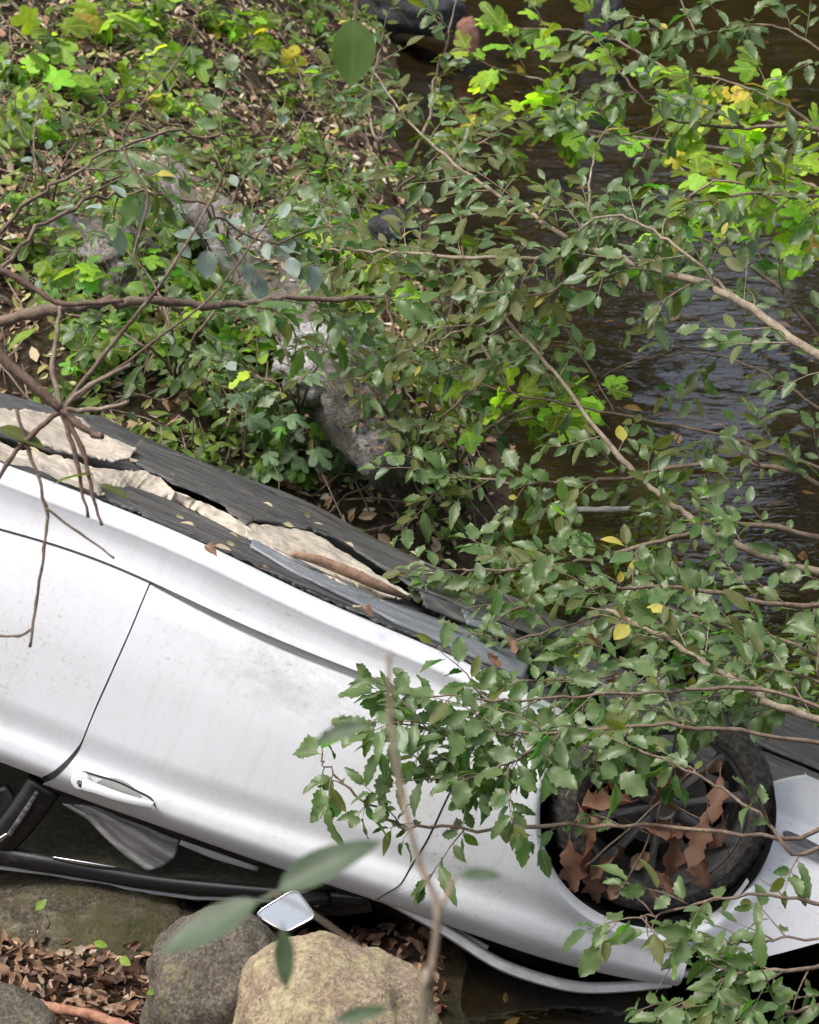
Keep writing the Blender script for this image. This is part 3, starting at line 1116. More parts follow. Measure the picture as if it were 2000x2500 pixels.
def under(px, py, h=0.0):
    """the point of the floor (h metres proud of it) that shows at a pixel"""
    d = cray(px, py)
    # CAMC.z + t dz = FA + FB (CAMC.x + t dx) - h
    t = (FA + FB * CAMC.x - h - CAMC.z) / (d.z - FB * d.x)
    q = CAMC + d * t
    for _ in range(6):              # follow the sill's own line
        t = (ZS(min(q.x, 1.2)) + FB * max(0, q.x - 1.2) - h - CAMC.z) / d.z
        q = CAMC + d * t
    return q


mb = MB()
rows = []
for u in np.linspace(0, 1, 60):
    x = RC[0] - 0.85 + u * (WC[0] + 0.75 - RC[0] + 0.85)
    row = []
    inarch = abs(x - WC[0]) < 0.36 or abs(x - RC[0]) < 0.36
    for k, v in enumerate(np.linspace(0, 1, 40)):
        y = (-0.10 if not inarch else -0.30) + plan(x) - v * (1.48 if not inarch else 1.08)
        rib = 0.012 * (1 if (k % 8) in (3, 4, 5) else 0)
        row.append((x, y, ZS(x) + 0.028 - rib + 0.02 * math.sin(x * 7) * math.sin(v * 9)))
    rows.append(row)
mb.grid(rows)
mb.build('floor_pan', UNDER_PAN, car)


def sheet(name, near, far, h0, h1, material, nu=50, nv=10, thick=0.006, wob=0.004, sag=None, seed=0, parent=None, ragged=0.0):
    """plate on the floor: near and far edges follow the photographed lines"""
    n_ = [under(*p, h0) for p in near]
    f_ = [under(*p, h1) for p in far]

    def samp(P, u):
        L = [0]
        for a, b in zip(P[:-1], P[1:]): L.append(L[-1] + (b - a).length)
        s = u * L[-1]
        for i in range(len(P) - 1):
            if s <= L[i + 1] + 1e-9:
                return P[i].lerp(P[i + 1], (s - L[i]) / max(1e-9, L[i + 1] - L[i]))
        return P[-1]
    rows = []
    for i in range(nu + 1):
        u = i / nu
        a, b = samp(n_, u), samp(f_, u)
        if ragged:
            a = a + Vector((0, (fbm((u * 14, seed, 1), 3) + 0.7 * fbm((u * 47, seed, 2), 3)) * ragged, 0))
            b = b + Vector((0, (fbm((u * 14, seed, 5), 3) + 0.7 * fbm((u * 47, seed, 7), 3)) * ragged, 0))
        row = []
        for j in range(nv + 1):
            v = j / nv
            p = a.lerp(b, v)
            lim = plan(p.x) - 0.106
            if p.y > lim: p.y = lim
            z = p.z - wob * fbm((p.x * 6 + seed, p.y * 7, seed), 4)
            if sag: z -= sag(u, v)
            row.append((p.x, p.y, z))
        rows.append(row)
    mb = MB()
    mb.grid(rows)
    o = mb.build(name, material, parent or car, True, 40)
    thicken(o, thick, 1)
    return o


rib_n = lambda u, v: 0.006 * (0.5 + 0.5 * math.cos(v * 6.283 * 2))
sheet('underbody_panel', [(236, 1225), (365, 1283), (487, 1336), (600, 1393), (722, 1456), (843, 1508), (965, 1561), (1087, 1606), (1290, 1712)],
      [(228, 1192), (310, 1188), (429, 1230), (520, 1275), (612, 1326), (725, 1395), (928, 1494), (1090, 1560), (1290, 1650)], 0.004, 0.022, UNDER_PLASTIC, 90, 14, 0.006, 0.004, rib_n, 2)
far_panel = sheet('underbody_panel', [(311, 1115), (350, 1140), (405, 1165), (429, 1180), (500, 1212), (551, 1236), (603, 1280), (615, 1268), (690, 1282), (760, 1292), (840, 1322), (997, 1425), (1130, 1480), (1330, 1560)],
      [(346, 1068), (480, 1122), (620, 1180), (760, 1240), (870, 1294), (1000, 1358), (1116, 1412), (1240, 1462), (1390, 1520)], 0.055, 0.05, UNDER_PLASTIC, 110, 10, 0.007, 0.006, None, 5, None, 0.02)
sheet('steel_strip', [(612, 1330), (725, 1397), (928, 1495), (1000, 1535), (1090, 1572), (1280, 1655)], [(618, 1312), (740, 1372), (850, 1425), (930, 1462), (1010, 1490), (1180, 1548), (1300, 1600)], 0.030, 0.034, STEEL_STRIP, 70, 8, 0.01, 0.002,
      lambda u, v: 0.008 * (1 if 0.35 < v < 0.62 else 0), 3)
sheet('torn_lining', [(-260, 1085), (0, 1148), (110, 1188), (236, 1226), (250, 1200), (330, 1195), (420, 1222), (520, 1275), (612, 1322)],
      [(-260, 960), (0, 1078), (60, 1100), (200, 1135), (300, 1150), (360, 1158), (430, 1200), (540, 1248), (620, 1294)], 0.018, 0.05, CREAM, 160, 24, 0.008, 0.020, None, 8, None, 0.03)
sheet('torn_lining', [(-200, 1000), (0, 1052), (120, 1090), (250, 1120), (316, 1122)], [(-200, 930), (0, 1000), (110, 1000), (200, 1022), (280, 1070), (338, 1090)], 0.06, 0.075, CREAM, 110, 16, 0.008, 0.018, None, 11, None, 0.025)
sheet('torn_lining', [(600, 1308), (700, 1362), (760, 1385), (860, 1440), (990, 1462)], [(606, 1278), (690, 1282), (765, 1298), (870, 1366), (1002, 1450)], 0.035, 0.05, CREAM, 110, 18, 0.008, 0.014, None, 14, None, 0.02)
# tan-brown curved fold of the torn lining, shaped as a tube
mb = MB()
mb.tube([under(715, 1352, 0.06), under(780, 1368, 0.065), under(860, 1400, 0.065), under(930, 1432, 0.06), under(1000, 1462, 0.045)], [0.010, 0.016, 0.018, 0.016, 0.006], 14)
mb.build('lining_fold', bark_material('tan_lining_fold', (0.20, 0.12, 0.075), (0.36, 0.24, 0.16), 1.6), car)
# ribbed grey plates near the wheel
for k, (px, py, ln) in enumerate([(1050, 1440, 110), (1150, 1480, 120), (1270, 1540, 130), (1370, 1600, 120)]):
    sheet('heat_shield', [(px - 10, py + 42), (px + ln, py + 42 + ln * 0.42)], [(px - 25, py), (px + ln - 15, py + ln * 0.42)], 0.05 + 0.006 * k, 0.055, STEEL_STRIP if k % 2 else UNDER_PAN, 30, 12, 0.008, 0.004, lambda u, v: 0.006 * math.sin(v * 18), 20 + k)
# dark plates ahead of the wheel
sheet('splash_shield', [(1810, 1800), (1905, 1838), (2000, 1876), (2250, 1990)], [(1790, 1712), (1880, 1722), (2000, 1760), (2250, 1880)], 0.03, 0.03, STEEL_STRIP if False else UNDER_PLASTIC, 30, 10, 0.008, 0.003, lambda u, v: 0.02 * sstep(0.45, 0.55, v), 31)
sheet('splash_shield', [(1860, 1890), (1925, 1915), (2000, 1945), (2250, 2060)], [(1850, 1830), (1925, 1850), (2000, 1885), (2250, 2000)], 0.0, 0.015, UNDER_PLASTIC, 30, 10, 0.008, 0.004, None, 33)

# ---- wheel arch liners and wheels
def liner(c, name='wheel_arch_liner'):
    mb = MB()
    rows = []
    for a in np.linspace(math.radians(-35), math.radians(215), 50):
        d = (math.cos(a), math.sin(a))
        row = []
        for y in np.linspace(0, 1, 7):
            r = AR - 0.012 - 0.01 * y
            row.append((c[0] + d[0] * r, -0.005 - 0.36 * y + flare(c[0] + AR, c[1]) - 0.03, c[1] + d[1] * r))
        row.append((c[0] + d[0] * 0.10, -0.42, c[1] + d[1] * 0.10))
        rows.append(row)
    mb.grid(rows)
    mb.build(name, BLACK_TRIM, car)


liner(WC)
liner(RC)


def wheel(cx, cy, cz, steer, flip=1):
    w_ = link('wheel', None, car, (cx, cy, cz))
    w_.rotation_euler = (math.radians(2), 0, steer)
    R, W = 0.330, 0.205
    prof = [(0.238, 0.075), (0.246, 0.094), (0.268, 0.103), (0.297, 0.099), (0.318, 0.086), (0.327, 0.068), (0.330, 0.05), (0.331, 0.02), (0.331, -0.02), (0.330, -0.05), (0.327, -0.07), (0.315, -0.09), (0.28, -0.10), (0.25, -0.09), (0.238, -0.07)]
    mb = MB()
    n = 144
    rows = []
    for i in range(n):
        a = 2 * math.pi * i / n
        row = []
        for k, (r, y) in enumerate(prof):
            rr = r
            if 4 <= k <= 11:
                blk = (i % 4 == 0) or (k in (7, 8) and False)
                rr = r - (0.007 if (i + (k % 2) * 2) % 4 == 0 else 0)
            row.append((math.cos(a) * rr, y * flip, math.sin(a) * rr))
        rows.append(row)
    rows.append(rows[0])
    mb.grid(rows)
    ty = mb.build('tyre', TYRE, w_, True, 30)
    # rim: barrel + ten slim spokes + hub
    mb = MB()
    rows = []
    for i in range(73):
        a = 2 * math.pi * i / 72
        rows.append([(math.cos(a) * r, y * flip, math.sin(a) * r) for r, y in [(0.244, 0.084), (0.240, 0.090), (0.230, 0.082), (0.224, 0.05), (0.218, -0.06)]])
    mb.grid(rows)
    rim = mb.build('rim', RIM, w_, True, 40)
    for s in range(10):
        mb = MB()
        a = 2 * math.pi * s / 10 + 0.1
        M_ = Matrix.Rotation(-a, 3, 'Y')
        rws = []
        for u in np.linspace(0, 1, 7):
            r = 0.035 + u * 0.198
            hw = 0.016 - 0.006 * math.sin(u * math.pi)
            yy = (0.055 + 0.03 * u) * flip
            rws.append([M_ @ Vector(p) for p in [(r, yy - 0.022 * flip, -hw), (r, yy, -hw * 0.8), (r, yy + 0.004 * flip, 0), (r, yy, hw * 0.8), (r, yy - 0.022 * flip, hw)]])
        mb.grid(rws)
        mb.build('spoke', RIM, w_, True, 40)
    mb = MB()
    rows = []
    for i in range(33):
        a = 2 * math.pi * i / 32
        rows.append([(math.cos(a) * r, y * flip, math.sin(a) * r) for r, y in [(0.045, 0.03), (0.045, 0.066), (0.036, 0.072), (0.03, 0.066), (0.0005, 0.066)]])
    mb.grid(rows)
    mb.build('hub', RIM, w_, True, 40)
    mb = MB()
    rows = []
    for i in range(49):
        a = 2 * math.pi * i / 48
        rows.append([(math.cos(a) * r, y * flip, math.sin(a) * r) for r, y in [(0.14, -0.02), (0.14, 0.0), (0.06, 0.0), (0.06, 0.02), (0.0005, 0.02)]])
    mb.grid(rows)
    mb.build('brake_disc', dirty_plastic('brake_steel', (0.13, 0.12, 0.12), (0.10, 0.06, 0.04), 0.5, 0.5), w_, True, 40)
    return w_


wx_, wz_ = side(1618, 1985)
wheel(wx_, -0.14, wz_, math.radians(-9))
wheel(RC[0], -0.12, RC[1] - 0.005, 0)
wheel(wx_, -1.52, wz_, math.radians(-9), -1)
mb = MB()
mb.tube([(wx_, -0.2, wz_), (wx_, -1.46, wz_)], 0.03, 10)
mb.build('axle', UNDER_PAN, car)
mb = MB()
mb.tube([(RC[0], -0.2, RC[1]), (RC[0], -1.46, RC[1])], 0.035, 10)
mb.build('axle', UNDER_PAN, car)

# ---- hood, popped away from the fender
hood_line = [(905, 2206), (940, 2216), (1000, 2250), (1087, 2297), (1203, 2378), (1300, 2412), (1406, 2440), (1520, 2436), (1640, 2424)]
hp = [side(*p) for p in hood_line]
rows = []
for (x, z) in hp:
    y0_ = skin(x, ZB(x)) - 0.005
    u = (x - hp[0][0]) / (hp[-1][0] - hp[0][0])
    rows.append([(x, y0_ - 0.016, z - 0.032), (x, y0_ - 0.002, z - 0.026), (x, y0_ + 0.004, z - 0.008), (x, y0_ - 0.006, z + 0.0), (x, y0_ - 0.03, z + 0.006), (x, y0_ - 0.2, z + 0.035), (x, y0_ - 0.7, z + 0.07), (x, y0_ - 1.15, z + 0.045), (x, y0_ - 1.32, z - 0.0)])
def dens(P, n):
    out = []
    for i in range(len(P) - 1):
        for k in range(n):
            t = k / n
            out.append([tuple(Vector(a).lerp(Vector(b), t)) for a, b in zip(P[i], P[i + 1])])
    out.append(P[-1])
    # smooth along the length
    A = np.array(out)
    for _ in range(6):
        A[1:-1] = 0.25 * A[:-2] + 0.5 * A[1:-1] + 0.25 * A[2:]
    return [[tuple(p) for p in r] for r in A]
mb = MB()
mb.grid(dens(rows, 5))
thicken(mb.build('hood', PAINT, car, True, 45), 0.004, 0)
# black engine-bay edge between hood and fender, with its pale bracket
rows = []
for x in np.linspace(hp[0][0] - 0.05, lamp_c[0] - 0.02, 24):
    y0_ = skin(x, ZB(x))
    rows.append([(x, y0_ - 0.02, ZB(x) - 0.012), (x, y0_ - 0.06, ZB(x) + 0.02), (x, y0_ - 0.09, ZB(x) + 0.06), (x, y0_ - 0.30, ZB(x) + 0.07)])
mb = MB()
mb.grid(rows)
mb.build('engine_bay_edge', BLACK_TRIM, car)
mb = MB()
br = [side(1108, 2290), side(1188, 2334)]
for t in (0, 1):
    pass
d_ = Vector((br[1][0] - br[0][0], 0, br[1][1] - br[0][1]))
mb.box((br[0][0] + d_.x / 2, skin(br[0][0], ZB(br[0][0])) - 0.03, br[0][1] + d_.z / 2), d_.length, 0.012, 0.022, Matrix.Rotation(-math.atan2(d_.z, d_.x), 3, 'Y'))
mb.build('hood_bracket', BARE_INNER, car, False)

# ---- door handle (> key cap, keyhole), belt trim, crushed window frame
def bez(P, n):
    out = []
    for i in range(len(P) - 1):
        for k in range(n):
            out.append(Vector(P[i]).lerp(Vector(P[i + 1]), k / n))
    out.append(Vector(P[-1]))
    A = np.array([tuple(p) for p in out])
    for _ in range(n * 2):
        A[1:-1] = 0.25 * A[:-2] + 0.5 * A[1:-1] + 0.25 * A[2:]
    return [Vector(p) for p in A]


def on_skin(px, py, out=0.0):
    out += 0.004
    x, z = side(px, py, 0.05)
    return Vector((x, skin(x, z) + out, z))


def flat_tube(path, wid, thk, n=12, power=2.6):
    """handle-like bar: super-elliptic section, wide across the door, thin off it"""
    rows = []
    m = len(path)
    for i, p in enumerate(path):
        t = (path[min(i + 1, m - 1)] - path[max(i - 1, 0)]).normalized()
        yv = Vector((0, 1, 0))
        side_ = t.cross(yv).normalized()
        row = []
        for k in range(n):
            a = 2 * math.pi * k / n
            c_, s_ = math.cos(a), math.sin(a)
            c_ = math.copysign(abs(c_) ** (2 / power), c_); s_ = math.copysign(abs(s_) ** (2 / power), s_)
            row.append(p + side_ * c_ * wid[i] + yv * s_ * thk[i])
        rows.append(row)
    mb = MB()
    mb.grid(rows, closed=True)
    o = 0
    mb.f.append(tuple(range(n - 1, -1, -1)))
    mb.f.append(tuple((m - 1) * n + k for k in range(n)))
    return mb


hpth = bez([on_skin(206, 1909, 0.022), on_skin(240, 1917, 0.034), on_skin(290, 1934, 0.040), on_skin(340, 1950, 0.034), on_skin(376, 1962, 0.018)], 6)
m_ = len(hpth)
wd = [0.018 if i < 4 else 0.017 - 0.006 * (i / m_) for i in range(m_)]
handle = flat_tube(hpth, wd, [0.011] * m_).build('door_handle', PAINT, front_door, True, 50)
mb = MB()
kc = on_skin(200, 1904, 0.0)
rows = []
for i in range(25):
    a = 2 * math.pi * i / 24
    rows.append([(kc.x + math.cos(a) * r * 1.12, kc.y + y, kc.z + math.sin(a) * r) for r, y in [(0.026, 0.0), (0.025, 0.018), (0.020, 0.027), (0.0075, 0.029), (0.0070, 0.024), (0.0004, 0.024)]])
mb.grid(rows)
mb.build('key_cap', PAINT, front_door, True, 50)
mb = MB()
mb.tube([kc + Vector((0.006, 0.024, 0.004)), kc + Vector((0.006, 0.0305, 0.004))], 0.0075, 16)
mb.build('keyhole', BLACK_TRIM, front_door)
# finger recess behind the bar: its shade painted as a flat grey patch on the skin, ringed by its dark seam
mb = MB()
rows = []
for u in np.linspace(0, 1, 15):
    row = []
    for v in np.linspace(-1, 1, 9):
        px = 235 + 105 * u - v * 6
        hw = 27 * math.sin(math.pi * min(0.98, max(0.02, u))) ** 0.55
        py = 1912 + 37 * u + v * hw
        q = on_skin(px, py, 0.0022)
        row.append(tuple(q))
    rows.append(row)
mb.grid(rows)
mb.build('recess_shade', BARE_INNER, front_door)
mb = MB()
mb.tube(bez([on_skin(184, 1905, 0.002), on_skin(182, 1890, 0.002), on_skin(200, 1880, 0.002), on_skin(235, 1893, 0.002), on_skin(262, 1900, 0.002), on_skin(300, 1912, 0.002), on_skin(340, 1934, 0.002), on_skin(372, 1946, 0.002), on_skin(380, 1968, 0.002)], 5), 0.0028, 6)
mb.build('handle_seam', BLACK_TRIM, front_door)

# belt weatherstrip under both doors
mb = MB()
xs_ = np.linspace(SPLIT(1.0) + 0.03, FRONT(1.0) - 0.05, 40)
mb.grid([[(x, skin(x, ZB(x)) - 0.008, ZB(x) + 0.001), (x, skin(x, ZB(x)) - 0.004, ZB(x) + 0.012), (x, skin(x, ZB(x)) - 0.03, ZB(x) + 0.017)] for x in xs_])
mb.build('belt_strip', BLACK_TRIM, car)
mb = MB()
xs_ = np.linspace(RC[0] + 0.1, SPLIT(0.95) - 0.01, 30)
mb.grid([[(x, skin(x, ZB(x) - 0.034) - 0.012, ZB(x) - 0.034), (x, skin(x, ZB(x)) - 0.008, ZB(x) - 0.015), (x, skin(x, ZB(x)) - 0.04, ZB(x) - 0.01)] for x in xs_])
mb.build('belt_strip', BLACK_TRIM, car)


def rail(name, pts, r, material=BLACK_TRIM, flat=1.0, y=-0.06, sides=10):
    P = []
    for p in pts:
        yy = p[2] if len(p) > 2 else y
        x, z = side(p[0], p[1], yy)
        P.append((x, yy, z))
    P = bez(P, 6)
    m = len(P)
    rr = r if hasattr(r, '__len__') else [r] * m
    if len(rr) != m: rr = list(np.interp(np.linspace(0, 1, m), np.linspace(0, 1, len(rr)), rr))
    return flat_tube(P, rr, [q * flat for q in rr], sides).build(name, material, car)


rail('roof_rail', [(-420, 1925), (-200, 2010), (0, 2092), (130, 2108), (330, 2148), (480, 2165), (620, 2176), (760, 2186), (900, 2196)], [0.026, 0.026, 0.030, 0.024, 0.022, 0.020, 0.018], BLACK_TRIM, 0.8, -0.05)
rail('roof_rail', [(-200, 2030), (0, 2118), (200, 2140), (420, 2172), (640, 2192)], [0.012, 0.012, 0.012], BLACK_TRIM, 0.9, -0.10)
# the rail's bright glint, put in as a chrome strip
rail('bright_strip', [(128, 2093, -0.030), (175, 2102, -0.028), (225, 2110, -0.028), (285, 2118, -0.032)], [0.003, 0.006, 0.006, 0.002], CHROME, 0.6)
# centre pillar, folded over
rail('centre_pillar', [(110, 1915, -0.05), (60, 1990, -0.04), (10, 2050, -0.04), (-40, 2090, -0.05)], [0.055, 0.05, 0.045], BLACK_TRIM, 0.3)
rail('pillar_edge', [(92, 1932, -0.02), (60, 1985, -0.018), (20, 2042, -0.018)], [0.006, 0.009, 0.008], UNDER_PLASTIC, 0.5)
rail('bright_strip', [(-14, 2062, -0.01), (2, 2048, -0.01), (18, 2036, -0.01)], [0.005, 0.008, 0.004], CHROME, 0.6)
# crumpled black headrest cloth in the rear window
for k, (px, py) in enumerate([(-20, 1935), (45, 1960)]):
    rail('window_rubber', [(px - 40, py - 40, -0.09), (px - 10, py + 20, -0.08), (px - 60, py + 90, -0.09)], [0.02, 0.03, 0.02], BLACK_TRIM, 0.5)
# windscreen pillar running from the mirror into the shadow
rail('windscreen_pillar', [(905, 2203, -0.06), (800, 2215, -0.10), (700, 2205, -0.12), (600, 2185, -0.10)], [0.03, 0.032, 0.03], BLACK_TRIM, 0.7)
# headliner: inside of the crushed roof
mb = MB()
rows = []
for (px, py) in [(-700, 1870), (-420, 1935), (-200, 2018), (0, 2098), (130, 2114), (330, 2154), (480, 2170), (620, 2180), (760, 2190), (900, 2202)]:
    x, z = side(px, py, -0.05)
    rows.append([(x, -0.06 - 1.25 * v, z + 0.012 - 0.05 * math.sin(v * 3.1) + 0.02 * fbm((x * 4, v * 5, 1), 3)) for v in np.linspace(0, 1, 16)])
mb.grid(rows)
thicken(mb.build('headliner', LINER, car), 0.01, 1)
mb = MB()
mb.grid([[(p[0], p[1] - 0.02, p[2] + 0.02) for p in r] for r in rows])
thicken(mb.build('roof', PAINT, car), 0.01, 1)
# far side of the shell, dashboard and seats in the dark of the cabin
mb = MB()
rows = []
for x in np.linspace(RC[0] - 0.8, WC[0] + 0.7, 30):
    rows.append([(x, -1.60 - plan(x) + (0.0 if k else 0.04), ZS(x) + 0.09 + (ZB(x) - ZS(x) - 0.09) * k) for k in (0, 0.1, 0.5, 0.9, 1.0)])
mb.grid(rows)
mb.build('far_side', PAINT, car)
mb = MB()
rows = []
for x in np.linspace(RC[0] - 0.3, WC[0] - 0.42, 20):
    rows.append([(x, -0.075, ZG(x) + 0.05), (x, -0.085, ZB(x) - 0.02), (x, -0.12, ZB(x) + 0.004)])
mb.grid(rows)
mb.build('door_lining', BLACK_TRIM, car)
mb = MB()
rows = []
for x in np.linspace(RC[0] - 0.3, WC[0] - 0.42, 20):
    rows.append([(x, -0.10 - 1.45 * v, ZG(x) + 0.10 + 0.45 * v * 0.4) for v in np.linspace(0, 1, 5)])
mb.grid(rows)
mb.build('cabin_floor', BLACK_TRIM, car)
# bulkhead behind the engine bay
mb = MB()
x_ = FRONT(1.0)
mb.grid([[(x_ + 0.06, -0.1 - 1.4 * v, z) for v in (0, 0.5, 1)] for z in (ZG(x_), ZB(x_) + 0.03)])
mb.build('bulkhead', BLACK_TRIM, car)

# grey curtain airbag hanging in the window
mb = MB()
rows = []
A_ = [(152, 1962), (215, 2000), (262, 2050), (310, 2092), (358, 2126)]
B_ = [(232, 1968), (300, 1998), (360, 2020), (405, 2040), (438, 2052)]
for i, u in enumerate(np.linspace(0, 1, 30)):
    ia = u * 4; k = min(3, int(ia)); f_ = ia - k
    a = [A_[k][0] * (1 - f_) + A_[k + 1][0] * f_, A_[k][1] * (1 - f_) + A_[k + 1][1] * f_]
    b = [B_[k][0] * (1 - f_) + B_[k + 1][0] * f_, B_[k][1] * (1 - f_) + B_[k + 1][1] * f_]
    row = []
    for v in np.linspace(0, 1, 26):
        bulge = 1 if v < 0.98 else 1
        px = a[0] * (1 - v) + b[0] * v + (18 * u * math.sin(v * math.pi))
        py = a[1] * (1 - v) + b[1] * v + 14 * u * math.sin(v * math.pi)
        yy = -0.075 - 0.03 * u + (0.006 + 0.022 * u) * math.sin(v * 11 + 0.6) + 0.012 * fbm((u * 3, v * 5, 4), 3)
        x, z = side(px, py, yy)
        row.append((x, yy, z))
    rows.append(row)
mb.grid(rows)
thicken(mb.build('airbag_curtain', AIRBAG, car), 0.004, 0)
rail('door_card_edge', [(440, 2056, -0.06), (520, 2088, -0.055), (630, 2122, -0.06)], [0.008, 0.012, 0.008], BARE_INNER, 0.4)

# ---- broken door mirror
def mpt(px, py, y): 
    x, z = side(px, py, y)
    return Vector((x, y, z))


corner = [mpt(622, 2232, 0.105), mpt(722, 2170, 0.065), mpt(772, 2238, 0.095), mpt(697, 2276, 0.135)]
ctr = sum(corner, Vector()) / 4


def rounded(cs, k, n=6):
    out = []
    for i in range(4):
        p, q, r = cs[i - 1], cs[i], cs[(i + 1) % 4]
        a = q.lerp(p, k); b = q.lerp(r, k)
        for t in np.linspace(0, 1, n):
            out.append((a.lerp(q, t)).lerp(q.lerp(b, t), t))
    return out


rim_ = rounded(corner, 0.22)
nrm = (corner[1] - corner[0]).cross(corner[2] - corner[0]).normalized()
if nrm.y < 0: nrm = -nrm
rim_ = [p - nrm * (p - ctr).dot(nrm) for p in rim_]
ring = lambda s, d: [ctr + (p - ctr) * s + nrm * d for p in rim_]
mb = MB()
mb.grid([ring(0.97, -0.003), ring(1.02, 0.004), ring(1.07, 0.002), ring(1.08, -0.02), ring(0.95, -0.06), ring(0.6, -0.085), ring(0.05, -0.09)], closed=True)
mirror = mb.build('door_mirror', BLACK_TRIM, car, True, 50)
mb = MB()
r1 = ring(1.0, 0.0015)
mb.v = [tuple(p) for p in r1]
mb.f = [tuple(range(len(r1)))]
mb.build('mirror_glass', MIRROR, mirror, False)
mb = MB()
mb.tube([tuple(p) for p in ring(1.01, 0.004)] + [tuple(ring(1.01, 0.004)[0])], 0.0028, 6)
mb.build('mirror_bezel', CHROME, mirror)
mb = MB()
mb.tube(bez([ctr - nrm * 0.06, mpt(735, 2195, 0.0), mpt(800, 2190, -0.05)], 5), 0.022, 10)
mb.build('mirror_arm', BLACK_TRIM, mirror)

# ------------------------------------------------------------------ leaves, twigs, plants
def leaf_mesh(name, L, W, mat_, kind='oval', curl=0.1, fold=0.25, seed=0, n=7, teeth=0.0, wave=0.0):
    """one leaf along +X from its stalk, folded on its midrib"""
    rnd = random.Random(seed)
    mb = MB()
    if kind == 'palm':
        # five pointed lobes round the stalk
        lob = [(-2.3, 0.52), (-1.15, 0.86), (0.0, 1.0), (1.15, 0.86), (2.3, 0.52)]
        pts = []
        for i, (a, r) in enumerate(lob):
            r *= rnd.uniform(0.9, 1.1)
            wd_ = 0.62
            if i == 0:
                pts.append((a - wd_ * 0.9, 0.30))
            pts += [(a - wd_ * 0.66, r * 0.80), (a - wd_ * 0.34, r * 0.97), (a, r), (a + wd_ * 0.34, r * 0.97), (a + wd_ * 0.66, r * 0.80)]
            if i < 4:
                pts.append(((a + lob[i + 1][0]) / 2, 0.52 * rnd.uniform(0.8, 1.25)))
            else:
                pts.append((a + wd_ * 0.9, 0.30))
        cx_ = 0.30 * L
        ring = []
        for a, r in pts:
            aa = a * 0.92
            x = cx_ + math.cos(aa) * r * L * 0.72; y = math.sin(aa) * r * W
            z = -curl * L * r * r + wave * L * math.sin(a * 3 + seed) * r + fold * 0.15 * L * abs(math.sin(a * 1.3)) * r
            ring.append((x, y, z))
        k = len(ring)
        stem = (cx_ - 0.22 * L, 0, 0)
        inner_ = [(cx_ + (p[0] - cx_) * 0.5, p[1] * 0.5, p[2] * 0.35 + 0.01 * L) for p in ring]
        mb.v = [(cx_, 0, 0)] + inner_ + ring
        for i in range(k):
            j = (i + 1) % k
            mb.f.append((0, 1 + i, 1 + j))
            mb.f.append((1 + i, 1 + k + i, 1 + k + j, 1 + j))
        # petiole
        o = len(mb.v)
        mb.v += [(0, -0.006 * L, 0), (0, 0.006 * L, 0), (cx_, 0.006 * L, 0.004), (cx_, -0.006 * L, 0.004)]
        mb.f.append((o, o + 1, o + 2, o + 3))
    else:
        rows = []
        for i in range(n + 1):
            t = i / n
            if kind == 'oval':
                w_ = math.sin(math.pi * min(1, t ** 0.85)) ** 0.75 if 0 < t < 1 else 0.0
                if 0 < t < 1: w_ *= 1 + teeth * (1 if i % 2 else -1) * rnd.uniform(0.4, 1.0)
            else:  # oak
                env = math.sin(math.pi * (0.06 + 0.90 * t) ** 1.25) ** 0.8
                w_ = env * (0.80 + 0.20 * math.sin(t * 17 + seed) + 0.10 * math.sin(t * 43 + seed)) if 0 < t < 1 else 0.02
                w_ *= rnd.uniform(0.9, 1.1)
            w_ *= W / 2
            pet = 0.10 if kind == 'oval' else 0.12
            x = pet * L + t * (1 - pet) * L
            z = -curl * L * (t ** 2) * 1.0
            yb = wave * W * math.sin(t * 7 + seed)
            zl = fold * w_ + wave * W * math.sin(t * 9 + seed * 1.7)
            zr = fold * w_ - wave * W * math.sin(t * 8 + seed * 2.3)
            rows.append([(x, -w_, z + zl), (x, -w_ * 0.5, z + zl * 0.42), (x, yb * 0, z), (x, w_ * 0.5, z + zr * 0.42), (x, w_, z + zr)])
        mb.grid(rows)
        o = len(mb.v)
        s_ = 0.008 * L + 0.0006
        mb.v += [(0, -s_, 0), (0, s_, 0), (0.14 * L, s_, 0), (0.14 * L, -s_, 0)]
        mb.f.append((o, o + 1, o + 2, o + 3))
    return mb.mesh(name, mat_)


def variants(name, mat_, L, W, kind='oval', k=4, n=7, teeth=0.0, curl=(0.0, 0.25), fold=(0.1, 0.45), wave=0.04):
    out = []
    r = random.Random(hash(name) % 1000 if False else len(name) * 7)
    for i in range(k):
        out.append(leaf_mesh(name, L * r.uniform(0.92, 1.08), W * r.uniform(0.85, 1.15), mat_, kind, r.uniform(*curl), r.uniform(*fold), i * 1.37 + len(name), n, teeth, wave))
    return out


V_EVER = variants('evergreen_leaf', L_EVER, 0.080, 0.042, teeth=0.2, n=10, wave=0.09) + variants('narrow_evergreen_leaf', L_EVER, 0.086, 0.031, k=3, teeth=0.16, n=10, wave=0.1, curl=(0.1, 0.45))
V_YOUNG = variants('young_leaf', L_EVER2, 0.078, 0.038, teeth=0.08, n=8, wave=0.05)
V_OLIVE = variants('olive_leaf', L_OLIVE, 0.080, 0.034, teeth=0.03, n=7)
V_FIG = variants('lobed_leaf', L_FIG, 0.15, 0.085, 'palm', 5, curl=(0.05, 0.3), wave=0.05)
V_YELLOW = variants('yellow_leaf', L_YEL, 0.15, 0.085, 'palm', 2, curl=(0.1, 0.3), wave=0.05)
V_BANK = variants('bank_leaf', L_FERN, 0.11, 0.062, 'palm', 4, curl=(0.1, 0.4), wave=0.06)
V_BANKOV = variants('bank_oval_leaf', L_FERN, 0.12, 0.045, 'oval', 3, n=8)
V_GREY = variants('grey_lobed_leaf', L_GREY, 0.12, 0.07, 'palm', 3, curl=(0.1, 0.3), wave=0.06)
